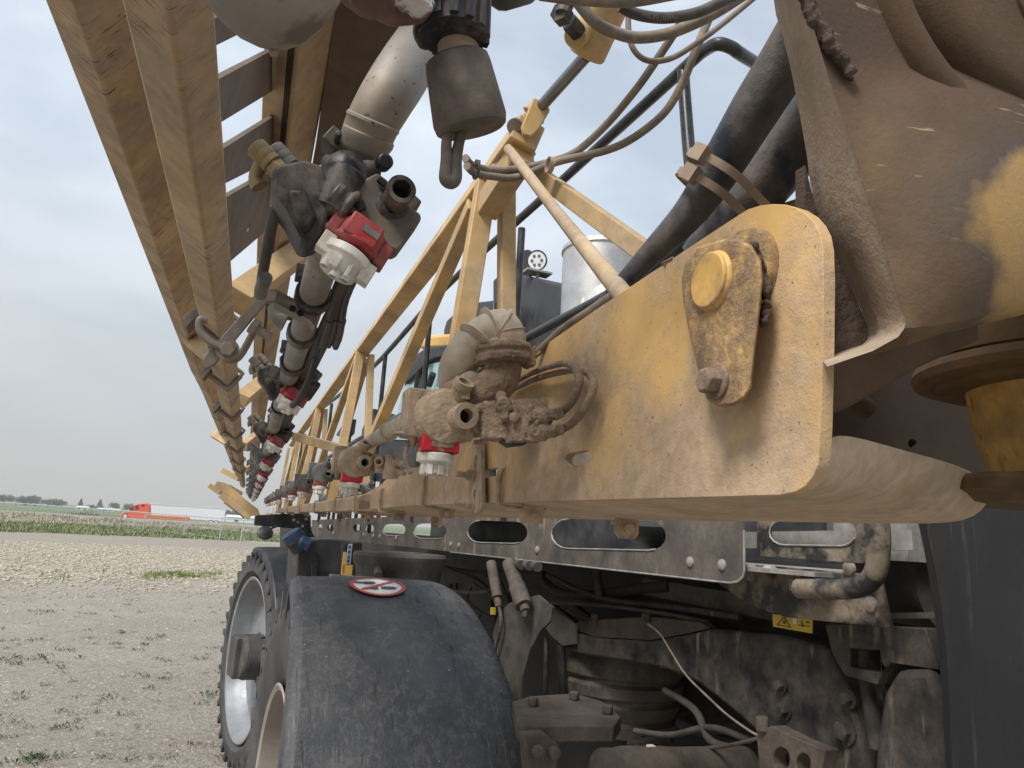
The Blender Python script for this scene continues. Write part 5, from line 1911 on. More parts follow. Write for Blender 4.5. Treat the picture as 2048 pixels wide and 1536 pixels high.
b.rev(Yp(618, 1090, 5.8), Yp(600, 1082, 5.8) - Yp(618, 1090, 5.8), [(.05, 0), (.05, .07), (.03, .09), (.001, .09)], 14)
tag(obj('filler_cap', b, m_bcap, tk), 'blue black filler cap')
b = B().prism([Yp(*p, 4.6) for p in [(712, 1085), (722, 1085), (720, 1160), (704, 1160)]] , vy * .2)
b.prism([Yp(*p, 4.55) for p in [(686, 1087), (725, 1087), (720, 1150), (684, 1150)]], vy * .05)
obj('mast_plate', b, m_under2, vh)
b = B().prism([Yp(*p, 4.53) for p in [(697, 1088), (705, 1088), (701, 1128), (692, 1128)]], vy * .012)
bl = obj('blue_label', b, m_swhite, vh)
b = B()
for v0 in (1092, 1102, 1112, 1120):
    b.box(Yp(699.5 - (v0 - 1092) * .1, v0 + 2, 4.525), vx * .008, vy * .002, vz * .009)
obj('blue_print', b, m_sblu, bl)
b = B()
b.bar(Yp(690, 1104, 4.5), Yp(685, 1148, 4.5), .016, .02, vy)
b.box(Yp(694, 1140, 4.5), vx * .03, vy * .01, vz * .03)
tag(obj('lever', b, m_cabyel, vh), 'yellow locking lever')
b = B()
pc_ = VF.py(800, 1118, 3.9)
b.rev(pc_, vz, [(.22, -.13), (.23, -.05), (.245, -.02), (.25, .015), (.24, .03), (.16, .036), (.15, .028), (.05, .03), (.01, .03)], 48)
b.cyl(VF.py(755, 1140, 3.7), VF.py(757, 1152, 3.6), .02, n=12)
obj('air_cleaner_pan', b, m_underl, vh)
b = B()
b.bar(VF.py(660, 1151, 3.6), VF.py(760, 1158, 3.62), .03, .012, vz)
obj('fender_bracket', b, m_bolt, vh)
ym = 8.6
b = B()
b.prism([Yp(*p, ym) for p in [(510, 1033), (512, 1030), (600, 1026), (622, 1030), (622, 1060), (630, 1074), (610, 1076), (590, 1058), (575, 1056), (509, 1051)]], vy * .12)
mb = obj('mirror_beam', b, m_bpaint, vh, bev=.01)
b = B()
b.rev(Yp(530, 1067, ym - .05), (vz * .6 - vy).normalized(), [(.001, 0), (.07, 0), (.085, .012), (.08, .03), (.03, .05), (.001, .05)], 28)
b.tube([Yp(*p, ym) for p in [(533, 1064), (542, 1057), (556, 1052)]], .012, 8)
obj('round_mirror', b, m_bplas, vh)
for u, v in ((596, 1044), (605, 1052), (588, 1040), (612, 1038)):
    b = B().cyl(Yp(u, v, ym), Yp(u, v, ym - .01), .016, n=12)
    obj('bolt', b, m_bolt, mb)

# handrails
b = B()
r_ = .024
b.tube([X(*p, 1.5) for p in [(640, 820), (740, 740), (880, 586), (1122, 363), (1330, 172), (1384, 122)]] + [X(1410, 100, 1.5), X(1436, 88, 1.5), X(1462, 95, 1.55), X(1484, 110, 1.62), X(1550, 150, 1.9), X(1640, 205, 2.3)], r_, 14, sub=5)
b.tube([X(*p, 1.5) for p in [(1366, 140), (1370, 200), (1378, 300), (1390, 410), (1400, 520)]], r_, 14)
b.tube([X(*p, 1.5) for p in [(640, 925), (758, 855), (934, 758), (1040, 684), (1223, 586), (1400, 470)]], r_, 12)
for y in (3.6, 5.4, 6.9, 8.4, 10.0):
    z1 = 1.80 - .01 * y
    b.cyl(VF.w(1.5, y, z1), VF.w(1.5, y, .1), r_ * .9, n=10)
obj('handrail', b, m_bpaint, vh)

# cab
cx = 1.75
cab = obj('cab', B().prism([X(*p, cx) for p in [(770, 1035), (788, 880), (808, 768), (822, 730), (840, 700), (892, 690), (892, 1035)]], vx * 1.5), m_bplas, vh, bev=.03)
b = B().prism([X(*p, cx - .03) for p in [(836, 697), (843, 680), (858, 670), (892, 667), (930, 667), (930, 696), (870, 697)]], vx * 1.55)
tag(obj('cab_roof', b, m_cabyel, cab, bev=.03), 'clean yellow cab roof')
b = B().prism([X(*p, cx - .05) for p in [(808, 768), (818, 742), (836, 706), (850, 696), (892, 691), (892, 712), (868, 716), (852, 724), (836, 742), (822, 756)]], vx * .2)
obj('visor', b, m_bplas, cab, bev=.01)
for poly in ([(806, 775), (830, 757), (834, 762), (822, 880), (782, 880)], [(845, 740), (856, 728), (886, 722), (888, 880), (836, 880)]):
    b = B().prism([X(*p, cx - .012) for p in poly], vx * .02)
    obj('window', b, m_glass, cab, bev=.004)
b = B()
b.tube([X(*p, cx - .06) for p in [(836, 745), (830, 790), (826, 870)]], .02, 8)
b.tube([X(*p, cx - .1) for p in [(800, 850), (820, 815), (850, 760)]], .008, 8)
b.cyl(X(858, 770, cx - .06), X(866, 748, cx - .06), .03, n=12)
obj('wiper_arm', b, m_bplas, cab)
b = B()
b.prism([X(*p, 1.72) for p in [(672, 870), (690, 842), (704, 838), (700, 866), (688, 880)]], vx * .06)
b.tube([X(*p, 1.72) for p in [(690, 1000), (686, 940), (690, 880)]], .03, 8)
obj('side_mirror', b, m_bplas, vh)
b = B()
b.tube([X(*p, 1.72) for p in [(738, 1000), (742, 900), (748, 820)]], .05, 8)
b.prism([X(*p, 1.72) for p in [(716, 960), (724, 860), (740, 822), (742, 900), (738, 960)]], vx * .3)
obj('cab_post', b, m_bplas, vh)
# black boxes behind the truss, work lights
b = B().prism([X(*p, 2.2) for p in [(985, 560), (1000, 546), (1024, 545), (1122, 568), (1130, 575), (1132, 640), (1132, 900), (985, 900)]], vx * .9)
hb = obj('hydraulic_tank', b, m_bplas, vh, bev=.025, seg=3)
b = B().prism([X(*p, 1.95) for p in [(887, 660), (893, 640), (906, 628), (921, 622), (926, 612), (950, 604), (985, 600), (985, 745), (950, 752), (905, 764), (885, 742)]], vx * .7)
obj('air_cleaner_housing', b, m_bplas, vh, bev=.02, seg=3)
b = B().prism([X(*p, 1.94) for p in [(888, 735), (925, 718), (985, 700), (985, 760), (905, 775), (888, 752)]], vx * .72)
b.hexa(X(897, 745, 1.94), -vx, .02, .015)
obj('housing_bracket', b, m_under2, vh)
yl = VF.loc(X(1075, 540, 2.25)).y
lc = Yp(1074, 521, yl)
la = ((O - lc).normalized() - vx * .35 + vz * .05).normalized()
kl_ = (Yp(1075, 521, yl) - lc).length
wl_ = obj('work_light', B().rev(lc, la, [(.001, -.09), (.06, -.085), (17.5 * kl_, -.03), (19 * kl_, 0), (18.5 * kl_, .008), (17 * kl_, .008), (16.7 * kl_, .002)], 28), m_bplas, vh)
b = B().rev(lc, la, [(16.6 * kl_, .0), (16.4 * kl_, .004), (.001, .008)], 28)
obj('lens', b, m_lens, wl_)
b = B()
a1_, a2_ = frame_of(la)
for i in range(6):
    t = math.pi / 3 * i
    b.rev(lc + (a1_ * math.cos(t) + a2_ * math.sin(t)) * (9 * kl_) + la * .007, la, [(.013, 0), (.012, .003), (.001, .004)], 10)
obj('led', b, m_chrome, wl_)
b = B()
b.bar(Yp(1074, 540, yl), Yp(1076, 572, yl), .04, .012, vx)
b.box(Yp(1074, 546, yl), vx * .11, vy * .06, vz * .008)
obj('light_bracket', b, m_bright, vh)
lc2 = Yp(1050, 530, yl + .25)
b = B().rev(lc2, (la * .4 + vx * -.9).normalized(), [(.001, -.09), (.06, -.085), (.12, -.03), (.13, 0), (.125, .01), (.001, .012)], 24)
obj('work_light', b, m_bplas, vh)
# product tank with its steel hatch
yt = 4.3
kt_ = (Yp(1201, 700, yt) - Yp(1200, 700, yt)).length
b = B()
b.ball(Yp(1330, 835, yt + .15), 1.0, (.85, 1.1, .76), 4, axes=(vx, vy, vz))
tkb = obj('product_tank', b, m_ctan, vh)
b = B()
cc_ = Yp(1194, 600, yt)
b.rev(Yp(1196, 640, yt), vz, [(66 * kt_, 0), (66 * kt_, 118 * kt_), (69 * kt_, 121 * kt_), (68 * kt_, 128 * kt_), (62 * kt_, 130 * kt_), (.01, 131 * kt_)], 40)
obj('steel_neck', b, m_stain, tkb)
b = B()
hc_ = Yp(1250, 598, yt - .35)
ha = (vz * .5 - vx * .6 - vy * .7).normalized()
b.rev(hc_, ha, [(.30, -.12), (.30, 0), (.285, .012)], 48)
obj('hatch_ring', b, m_ctan, tkb)
b = B().rev(hc_, ha, [(.275, .0), (.272, .02), (.20, .05), (.1, .065), (.001, .07)], 48)
obj('hatch_lid', b, m_stain, tkb)
# ================================================================= GROUND AND BACKGROUND
def env(name, b, mat, kind='structure', lab=None, cat=None, group=None):
    o = obj(name, b, mat)
    return tag(o, lab, cat, group, kind)


def gmat(name, stops, s1=.9, s2=14, fine=None, rough=.95, bump=.4, bd=.03, chips=None, vor=None, aniso=None, lo=.3, hi=.7):
    m = M(name)
    c = m.mix(m.rng(m.noise(s1, 8, .65, stretch=aniso), lo, hi), stops[0], stops[1])
    c = m.mix(m.rng(m.noise(s2, 5, .7), .38, .66), c, stops[2]) if len(stops) > 2 else c
    if fine:
        c = m.mix(m.rng(m.noise(fine[0], 6, .75), .40, .60), c, fine[1])
        c = m.mix(m.rng(m.noise(fine[0] * .37, 6, .75, stretch=(.6, 1, 1)), .52, .66), c, fine[2])
    if chips:
        dens, colr, sc_ = chips
        f = m.rng(m.noise(sc_, 2, .5), dens, dens + .02)
        f = m.mul(f, m.rng(m.noise(.35, 4, .6), .45, .62))
        c = m.mix(f, c, colr)
    if vor:
        vn = m.n('ShaderNodeTexVoronoi', feature='F1')
        vn.inputs['Scale'].default_value = vor[0]
        m.l(m.tc.outputs['Object'], vn.inputs['Vector'])
        hs = m.n('ShaderNodeSeparateColor')
        m.l(vn.outputs['Color'], hs.inputs[0])
        c = m.mix(m.rng(hs.outputs[0], .25, .9), c, vor[1])
        c = m.mix(m.rng(hs.outputs[1], .80, .84), c, vor[2])
    m.col(c)
    m.rough(rough)
    m.bump(m.noise(s2 * 1.2, 6, .7), bump, bd)
    return m.m


m_dirt = gmat('packed dirt', [(.22, .185, .15, 1), (.38, .335, .285, 1), (.30, .26, .215, 1)], .5, 12, chips=(.64, (.60, .56, .51, 1), 15), bump=1.0, bd=.08, lo=.4, hi=.6, fine=(26, (.43, .38, .32, 1), (.19, .16, .125, 1)))
m_dirt2 = gmat('grey dirt track', [(.22, .19, .155, 1), (.28, .245, .205, 1), (.25, .215, .175, 1)], .4, 6, bump=.5, bd=.05, fine=(4, (.29, .25, .205, 1), (.17, .145, .115, 1)))
m_gravel = gmat('pale chipped gravel', [(.27, .23, .175, 1), (.37, .32, .25, 1)], .9, 7, vor=(6, (.45, .40, .32, 1), (.19, .16, .12, 1)), bump=.8, bd=.08)
m_verge = gmat('green verge soil', [(.10, .12, .05, 1), (.16, .16, .08, 1), (.20, .18, .12, 1)], .8, 5, bump=.5, bd=.1)
m_dryb = gmat('dry grass bank', [(.25, .22, .16, 1), (.33, .29, .23, 1), (.20, .19, .13, 1)], .3, 3, bump=.5, bd=.1)
m_field = gmat('green crop field', [(.085, .125, .045, 1), (.115, .155, .06, 1)], .01, .15, bump=.1, aniso=(1, 4, 1))

b = B()
s_ = 5000
n_ = 40
vs_ = [[b.bm.verts.new((-s_ + 2 * s_ * i / n_, -600 + (s_ + 600) * j / n_, 0)) for i in range(n_ + 1)] for j in range(n_ + 1)]
for j in range(n_):
    for i in range(n_):
        b.face([vs_[j][i], vs_[j][i + 1], vs_[j + 1][i + 1], vs_[j + 1][i]])
env('ground', b, m_dirt)


def edge(pa, pb, xs, wob=.5, seed=0):
    a, c = G(*pa), G(*pb)
    k = (c.y - a.y) / (c.x - a.x)
    out = []
    for x in xs:
        y = a.y + k * (x - a.x) * (1 if x < 8 else .6)
        y += wob * noise.noise(V((x * .35, seed, 0))) * 2 + wob * noise.noise(V((x * 1.6, seed + 5, 0)))
        out.append((x, y))
    return out


def strip(name, e0, e1, z, mat, z1=None):
    b = B()
    r0 = [b.bm.verts.new((x, y, z)) for x, y in e0]
    r1 = [b.bm.verts.new((x, y, z if z1 is None else z1)) for x, y in e1]
    for i in range(len(r0) - 1):
        b.face([r0[i], r0[i + 1], r1[i + 1], r1[i]])
    return env(name, b, mat)


xs_ = [-60 + i * .5 for i in range(241)]
eg0 = edge((0, 1153), (500, 1165), xs_, .9, 1)
eg1 = edge((0, 1081), (520, 1101), xs_, .5, 2)
ev0 = edge((0, 1063), (520, 1083), xs_, .6, 3)
ev1 = edge((0, 1045), (520, 1065), xs_, .8, 4)
strip('gravel_ground', eg0, eg1, .004, m_gravel)
strip('dirt_track', eg1, ev0, .006, m_dirt2)
strip('verge_ground', ev0, ev1, .004, m_verge)
xs2 = [-90 + i * 2 for i in range(101)]
ev1b = edge((0, 1045), (520, 1065), xs2, .8, 4)
strip('bank', ev1b, [(x, 132 + x * .3) for x in xs2], .006, m_dryb, .75)
b = B()
b.face([b.bm.verts.new(p) for p in [(-900, 128, .02), (900, 260, .02), (2500, 2400, .02), (-2500, 2400, .02)]])
env('field', b, m_field)


def region(e0, e1, x0, x1):
    """random point between two edge polylines, |x| in range"""
    x = random.uniform(x0, x1)
    i = int((x + 60) / .5)
    t = random.random()
    return x, e0[i][1] * (1 - t) + e1[i][1] * t, t


# loose pale chips lying on the gravel
random.seed(31)
b = B()
for i in range(15000):
    x, y, t = region(eg0, eg1, -13, 7)
    if i % 7 == 0:
        y = eg0[int((x + 60) / .5)][1] - abs(random.gauss(0, 4))
    if i % 3 and random.random() < t * .5:
        continue
    r = random.uniform(.025, .075) * (1 if y > 24 else .55)
    a = random.uniform(0, 6.28)
    tilt = random.uniform(-.5, .5) * r
    P3 = []
    for k in range(4):
        q = a + k * 1.57 + random.uniform(-.3, .3)
        rr = r * random.uniform(.6, 1.1)
        P3.append(b.bm.verts.new((x + rr * math.cos(q) * 1.3, y + rr * math.sin(q), .012 + (tilt if k < 2 else -tilt) * .5 + r * .35)))
    ap = b.bm.verts.new((x, y, .012 + r * .7))
    lo_ = [b.bm.verts.new((v.co.x, v.co.y, .0)) for v in P3]
    for k in range(4):
        b.face([P3[k], P3[(k + 1) % 4], ap])
        b.face([lo_[k], lo_[(k + 1) % 4], P3[(k + 1) % 4], P3[k]])
env('gravel_chips', b, m_chip2, 'stuff')


def blades(name, pts, mat, h0, h1, w, nb, spread, lean=.5, leafy=False):
    b = B()
    bm_ = b.bm
    for q_ in pts:
        x, y, s_ = q_[:3]
        z0 = q_[3] if len(q_) > 3 else 0
        for k in range(nb):
            px_ = x + random.gauss(0, spread) * s_
            py_ = y + random.gauss(0, spread) * s_
            h = random.uniform(h0, h1) * s_
            a = random.uniform(0, 6.28)
            lx, ly = math.cos(a) * lean * h, math.sin(a) * lean * h
            wx, wy = -math.sin(a) * w * s_, math.cos(a) * w * s_
            if leafy:
                m_ = (px_ + lx * .5, py_ + ly * .5, z0 + h * .7)
                vs = [bm_.verts.new((px_, py_, z0)), bm_.verts.new((m_[0] + wx, m_[1] + wy, m_[2])), bm_.verts.new((px_ + lx, py_ + ly, z0 + h)), bm_.verts.new((m_[0] - wx, m_[1] - wy, m_[2]))]
            else:
                vs = [bm_.verts.new((px_ - wx, py_ - wy, z0)), bm_.verts.new((px_ + wx, py_ + wy, z0)), bm_.verts.new((px_ + lx, py_ + ly, z0 + h))]
            bm_.faces.new(vs)
    return env(name, b, mat, 'stuff')


random.seed(5)
pts = []
for i in range(150):
    u, v = random.uniform(-30, 470), random.uniform(1175, 1536)
    if noise.noise(V((u * .012, v * .02, 3))) < -.12:
        continue
    g = G(u, v)
    pts.append((g.x, g.y, random.uniform(.2, .6)))
for u, v, s_ in ((90, 1224, 1), (60, 1222, .8), (20, 1320, 1.1), (85, 1318, 1.1), (30, 1326, .9), (108, 1325, .7), (50, 1524, 1.1), (62, 1515, .8), (140, 1302, .9), (295, 1290, .8), (230, 1290, .8), (300, 1280, .9), (320, 1275, .8), (212, 1434, .8), (345, 1320, .8), (395, 1322, .8), (300, 1376, .7), (150, 1432, .7), (340, 1360, .8), (215, 1395, .8), (430, 1385, 1.1), (395, 1410, .7), (270, 1265, .8), (60, 1520, 1.0), (250, 1210, .6), (190, 1160, .9), (20, 1143, 1.2), (26, 1143, 1.0)):
    g = G(u, v)
    pts += [(g.x + random.gauss(0, .08), g.y + random.gauss(0, .1), s_ * .65) for _ in range(2)]
blades('weeds', pts, m_weed, .03, .11, .016, 12, .10, 1.1, True)
pts = []
for i in range(130):
    g = G(random.uniform(285, 436), random.gauss(1153 + 3 * math.sin(i), 2.5))
    pts.append((g.x, g.y, random.uniform(.5, 1.2) * (.8 + .6 * noise.noise(V((g.x * 1.5, g.y, 0))))))
for i in range(16):
    g = G(random.uniform(0, 520), random.uniform(1140, 1160))
    pts.append((g.x, g.y, .9))
blades('grass_patch', pts, m_grass, .10, .26, .02, 9, .14, .35)
pts = []
for i in range(7500):
    x, y, t = region(ev0, ev1, -26, 22)
    pts.append((x, y, random.uniform(.6, 1.2) * (.6 + .5 * noise.noise(V((x * .4, y * .3, 1))) + .4)))
blades('verge_grass', pts, m_grass2, .12, .32, .06, 5, .4, .9)
pts = []
for i in range(5200):
    x = random.uniform(-30, 32)
    t = random.random()
    i_ = int((x + 60) / .5)
    y = ev1[i_][1] * (1 - t) + (118 + x * .3) * t
    k = .75 + .7 * noise.noise(V((x * .25, y * .12, 2)))
    zz = .75 * (y - ev1[i_][1]) / (132 + x * .3 - ev1[i_][1])
    pts.append((x, y, max(.3, k) * random.uniform(.7, 1.2), zz))
blades('dry_grass', pts, m_straw, .25, .55, .07, 6, .5, .9)

# chain-link fence along the far side
fa, fb = G(0, 1004, 1.9), G(498, 1040.6, 1.9)
fn = thing('chain_link_fence', (0, 80, 0), 'thin grey chain link fence on round posts crossing the bank before the field', 'fence')
fd = (fb - fa) / (fb - fa).length
Lf = (fb - fa).length
f0_, f1_ = fa - fd * 20, fb + fd * 14
b = B()
b.cyl(f0_, f1_, .045, n=8)
obj('top_rail', b, m_galv, fn)
b = B()
for z in (.3, 1.0, 1.5):
    b.cyl(V((f0_.x, f0_.y, z)), V((f1_.x, f1_.y, z)), .012, n=5)
t = 0
while t < (f1_ - f0_).length:
    t += 1.2
    p = f0_ + fd * t
    b.cyl(V((p.x, p.y, .05)), V((p.x, p.y, 1.88)), .005, n=4)
obj('mesh_wires', b, m_galv, fn)
for u in (62, 118, 205, 292, 375, 447, 490):
    d = ray(u, 1020)
    den = d.x * fd.y - d.y * fd.x
    s_ = (fa.x * fd.y - fa.y * fd.x) / den
    p = O + d * s_
    obj('fence_post', B().cyl(V((p.x, p.y, 0)), V((p.x, p.y, 2.0)), .05, n=10), m_galv, fn)

# ---------------------------------------------------------------- lorry on the road beyond the fence
YT = 165.0


def T_(u, v, dy=0.0):
    d = ray(u, v)
    return O + d * ((YT + dy) / d.y)


Zt = lambda x, y: T_(x / 3.413, 960 + y / 3.413)
tr = thing('semi_truck', G(300, 1040), 'bright red orange semi truck pulling a long pale white box trailer on the far road', 'truck')
dy_ = V((0, 2.6, 0))
cabp = [(820, 250), (822, 240), (832, 224), (858, 214), (884, 206), (900, 180), (914, 170), (938, 162), (1008, 158), (1028, 166), (1024, 228), (1000, 262), (900, 262)]
cb_ = obj('tractor_cab', B().prism([Zt(*p) for p in cabp], dy_), m_orange, tr, bev=.12)
for q in ([(884, 206), (898, 184), (914, 175), (912, 205)], [(922, 178), (945, 172), (948, 198), (924, 204)], [(962, 170), (985, 166), (990, 178), (966, 182)]):
    b = B().prism([Zt(*p) - V((0, .06, 0)) for p in q], V((0, .1, 0)))
    obj('window', b, m_dglass, cb_)
b = B().prism([Zt(*p) - V((0, -.2, 0)) for p in [(1006, 166), (1032, 170), (1034, 240), (1008, 240)]], V((0, 2.2, 0)))
obj('fairing_gap', b, m_bplas, tr)
trl = obj('trailer', B().prism([Zt(*p) for p in [(1030, 163), (1540, 196), (1530, 284), (1030, 250)]], dy_), m_trailer, tr, bev=.03)
b = B()
for i in range(46):
    u0 = 1034 + i * 11
    p0_, p1_ = Zt(u0, 164 + (u0 - 1030) * .065), Zt(u0 - 2, 247 + (u0 - 1030) * .068)
    b.bar(p0_ - V((0, .02, 0)), p1_ - V((0, .02, 0)), .05, .05, V((0, 1, 0)))
b.bar(Zt(1030, 162) - V((0, .03, 0)), Zt(1540, 195) - V((0, .03, 0)), .12, .12, V((0, 1, 0)))
b.bar(Zt(1537, 196) - V((0, .03, 0)), Zt(1530, 284) - V((0, .03, 0)), .12, .12, V((0, 1, 0)))
obj('trailer_ribs', b, m_trib, trl)
for u, v in ((855, 246), (1012, 262), (1045, 264), (1440, 290), (1475, 292)):
    c = Zt(u, v) - V((0, .05, 0))
    w_ = obj('wheel', B().rev(c, V((0, 1, 0)), [(.35, 0), (.5, 0), (.52, .05), (.52, .3), (.3, .3)], 20), m_tire, tr)
    obj('hubcap', B().rev(c - V((0, .02, 0)), V((0, 1, 0)), [(.001, 0), (.30, 0), (.34, .06), (.2, .1)], 16), m_swhite, w_)
# orange stacked panels in front of the trailer
ob = thing('orange_barrier_stack', G(335, 1045), 'row of orange barrier panels standing in front of the white trailer', 'barrier')
b = B()
q = [(1004, 233), (1298, 252), (1296, 287), (1000, 266)]
b.prism([Zt(*p) - V((0, 3.5, 0)) for p in q], V((0, .6, 0)))
bs_ = obj('panel', b, m_orange2, ob, bev=.05)
b = B()
for t_ in (.3, .62):
    b.bar(Zt(1003, 233 + 32 * t_) - V((0, 3.56, 0)), Zt(1297, 252 + 34 * t_) - V((0, 3.56, 0)), .06, .06, V((0, 1, 0)))
for i in range(12):
    u0 = 1010 + i * 25
    b.bar(Zt(u0, 234 + (u0 - 1004) * .065) - V((0, 3.56, 0)), Zt(u0, 264 + (u0 - 1004) * .068) - V((0, 3.56, 0)), .06, .06, V((0, 1, 0)))
obj('panel_seams', b, m_oseam, bs_)


# ---------------------------------------------------------------- trees on the skyline
def tree(u, vb, vt, wpx, dist, kind, lab, seed, group=None):
    random.seed(seed)
    d = ray(u, vb)
    base = O + d * (dist / d.y)
    base.z = 0
    k = dist / FP
    h = (vb - vt) * k * 1.03
    w = wpx * k / 2
    zb = 0.0
    t = thing('conifer_tree' if kind == 'c' else 'tree', base, lab, 'tree', group)
    b = B()
    b.tube([base, base + V((.02 * h, 0, h * .35)), base + V((0, 0, h * .8))], [.03 * h, .02 * h, .006 * h], 8)
    for i in range(5):
        a = random.uniform(0, 6.28)
        p0 = base + V((0, 0, h * random.uniform(.2, .5)))
        b.tube([p0, p0 + V((math.cos(a) * w * .5, math.sin(a) * w * .5, h * .22))], [.012 * h, .003 * h], 6, smooth=False)
    obj('trunk', b, m_bark, t)
    b = B()
    nleaf = 1900
    cl = []
    for i in range(9 if kind != 'c' else 1):
        a = random.uniform(0, 6.28)
        r = random.uniform(.15, .62) * w
        cl.append((V((math.cos(a) * r, math.sin(a) * r, h * random.uniform(.38, .80))), random.uniform(.28, .5) * w))
    for i in range(nleaf):
        if kind == 'c':
            z = random.random() ** 1.4
            rr = w * (1 - z) * random.uniform(.35, 1.0) * (1 + .25 * math.sin(z * 30))
            a = random.uniform(0, 6.28)
            c = V((rr * math.cos(a), rr * math.sin(a), h * (.08 + .92 * z)))
            s_ = h * .028
        else:
            cc2, r = random.choice(cl)
            q = V((random.gauss(0, 1), random.gauss(0, 1), random.gauss(0, 1))).normalized() * (random.random() ** .45)
            c = cc2 + V((q.x * r, q.y * r, q.z * min(r, h * .24)))
            s_ = h * .038
        n1_ = V((random.gauss(0, 1), random.gauss(0, 1), random.gauss(0, 1))).normalized()
        n2_ = n1_.orthogonal().normalized()
        n3_ = n1_.cross(n2_)
        s_ *= random.uniform(.6, 1.5)
        b.face([b.bm.verts.new(base + c + n2_ * s_), b.bm.verts.new(base + c + n3_ * s_ * .7), b.bm.verts.new(base + c - n2_ * s_), b.bm.verts.new(base + c - n3_ * s_ * .7)])
    obj('crown', b, m_leaf, t)


GT = 'trees on the far skyline'
TL = [(8, 1006, 990, 34, 'd', 'grey green tree cut by the left edge of the photo on the skyline'),
      (32, 1007, 993, 34, 'd', 'second low rounded tree from the left edge on the skyline'),
      (52, 1009, 992, 30, 'd', 'third rounded tree from the left edge on the skyline'),
      (68, 1009, 991, 28, 'd', 'tallest rounded tree of the left hand row on the skyline'),
      (96, 1010, 994, 34, 'd', 'wide low tree toward the right of the left hand row'),
      (124, 1012, 997, 30, 'd', 'last tree at the right end of the left hand row'),
      (160, 1014, 996, 15, 'c', 'dark pointed conifer standing alone between the two tree groups'),
      (198, 1018, 999, 17, 'c', 'taller pointed conifer beside the low bushes left of the truck'),
      (183, 1018, 1009, 22, 'd', 'low bushy tree at the foot of the taller conifer'),
      (228, 1019, 1004, 28, 'd', 'dark rounded tree left of the red truck cab'),
      (258, 1020, 1004, 28, 'd', 'rounded tree touching the red truck cab roof'),
      (376, 1022, 1006, 30, 'd', 'tree crown showing just over the white trailer roof'),
      (458, 1036, 1021, 22, 'd', 'tree right behind the tail of the white trailer'),
      (474, 1037, 1024, 26, 'd', 'middle tree of the three right of the trailer'),
      (498, 1039, 1023, 26, 'd', 'tree at the far end of the booms, right of the trailer')]
for i, (u, vb, vt, w, kd_, lab) in enumerate(TL):
    tree(u, vb, vt, w, 420, kd_, lab, 50 + i, GT)

# low white sheds and a parked white pickup far off
def shed(u0, u1, v0, v1, Y, lab, mat):
    d0, d1 = ray(u0, v1), ray(u1, v1)
    p0, p1 = O + d0 * (Y / d0.y), O + d1 * (Y / d1.y)
    h = (v1 - v0) * Y / FP
    p0.z = p1.z = max(0.0, 0)
    t = thing('shed', (p0 + p1) / 2, lab, 'shed', 'low pale sheds beyond the field')
    dp = V((0, 6, 0))
    wz = V((0, 0, h * .68 + .3))
    obj('wall', B().prism([p0, p1, p1 + wz, p0 + wz], dp), mat, t)
    a, c = p0 + wz, p1 + wz
    obj('roof', B().loops([[a - V((.3, .3, 0)), a + dp, a + dp / 2 + V((0, 0, h * .35))], [c + V((.3, -.3, 0)), c + dp, c + dp / 2 + V((0, 0, h * .35))]]), m_trailer, t)
    b = B()
    n = max(2, int((p1 - p0).length / 4))
    for i in range(n):
        q = p0 + (p1 - p0) * ((i + .5) / n) + V((0, -.05, .2))
        b.box(q + V((0, 0, h * .25)), V((.5, 0, 0)), V((0, .04, 0)), V((0, 0, h * .2)))
    obj('doors', b, m_bplas, t)


shed(40, 80, 1009, 1012.5, 420, 'long low pale shed under the left hand trees', m_trailer)
shed(151, 176, 1013, 1018, 380, 'low white shed right of the lone conifer', m_swhite)
shed(194, 212, 1017, 1021, 380, 'smallest white shed below the taller conifer', m_swhite)
shed(214, 239, 1017, 1021, 380, 'white shed just left of the red truck', m_swhite)
shed(452, 530, 1036, 1047, 230, 'long pale shed right of the trailer tail', m_trailer)
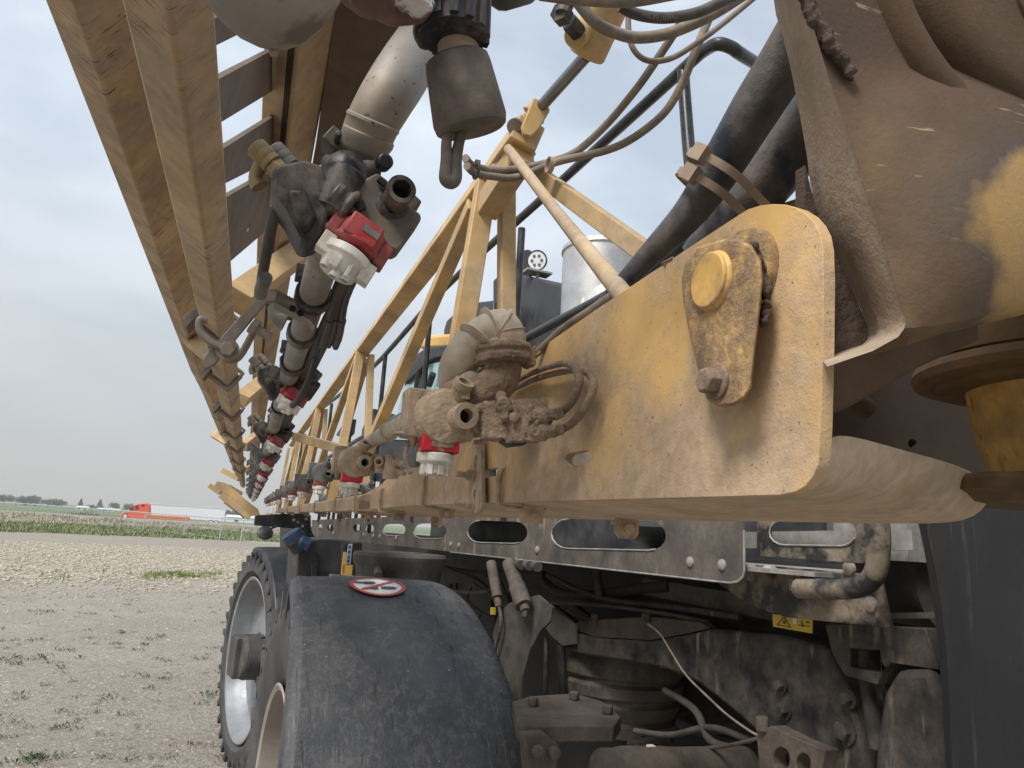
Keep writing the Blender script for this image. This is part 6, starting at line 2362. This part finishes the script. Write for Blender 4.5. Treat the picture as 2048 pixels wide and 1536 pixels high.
# dark scrub bush on the bank
random.seed(77)
t = thing('scrub_bush', G(175, 1037), 'dark grey scrub bush on the dry bank', 'bush')
b = B()
g0 = G(175, 1037)
for i in range(900):
    q = V((random.gauss(0, 1.5), random.gauss(0, 1), abs(random.gauss(0, .5))))
    n1_ = V((random.gauss(0, 1), random.gauss(0, 1), random.gauss(0, 1))).normalized()
    n2_ = n1_.orthogonal().normalized() * .14
    n3_ = n1_.cross(n2_) * .5
    c = g0 + q
    b.face([b.bm.verts.new(c + n2_), b.bm.verts.new(c + n3_), b.bm.verts.new(c - n2_), b.bm.verts.new(c - n3_)])
obj('foliage', b, m_bush, t)
b = B()
for i in range(12):
    a = random.uniform(0, 6.28)
    b.tube([g0, g0 + V((math.cos(a) * 1.2, math.sin(a) * .8, .7))], .03, 5, smooth=False)
obj('stems', b, m_bark, t)
# small stones and clods on the bare dirt near the machine
random.seed(91)
b = B()
for i in range(5200):
    u, v = random.uniform(-60, 560), 1165 + 400 * random.random() ** 1.2
    g = G(u, v)
    r = random.choice((.006, .008, .011, .016)) * random.uniform(.7, 1.4) * (g.y / 11)
    q0_ = random.uniform(0, 6.28)
    n_ = 5
    base_ = [b.bm.verts.new((g.x + r * math.cos(q0_ + k * 1.2566) * random.uniform(.7, 1.3), g.y + r * math.sin(q0_ + k * 1.2566) * random.uniform(.7, 1.3), 0)) for k in range(n_)]
    t_ = b.bm.verts.new((g.x + r * random.uniform(-.3, .3), g.y, r * random.uniform(.5, .9)))
    for k in range(n_):
        b.face([base_[k], base_[(k + 1) % n_], t_])
env('dirt_clods', b, m_clod, 'stuff')

# ---------------------------------------------------------------- thin dusty air
b = B()
b.box(V((0, 420, 19)), V((700, 0, 0)), V((0, 470, 0)), V((0, 0, 20)))
hzm = bpy.data.materials.new('dusty air')
hzm.use_nodes = True
hn = hzm.node_tree
hn.nodes.clear()
ho = hn.nodes.new('ShaderNodeOutputMaterial')
hv = hn.nodes.new('ShaderNodeVolumePrincipled')
hv.inputs['Color'].default_value = (.9, .9, .88, 1)
hv.inputs['Density'].default_value = .0007
hn.links.new(hv.outputs[0], ho.inputs['Volume'])
env('haze', b, hzm, 'stuff')
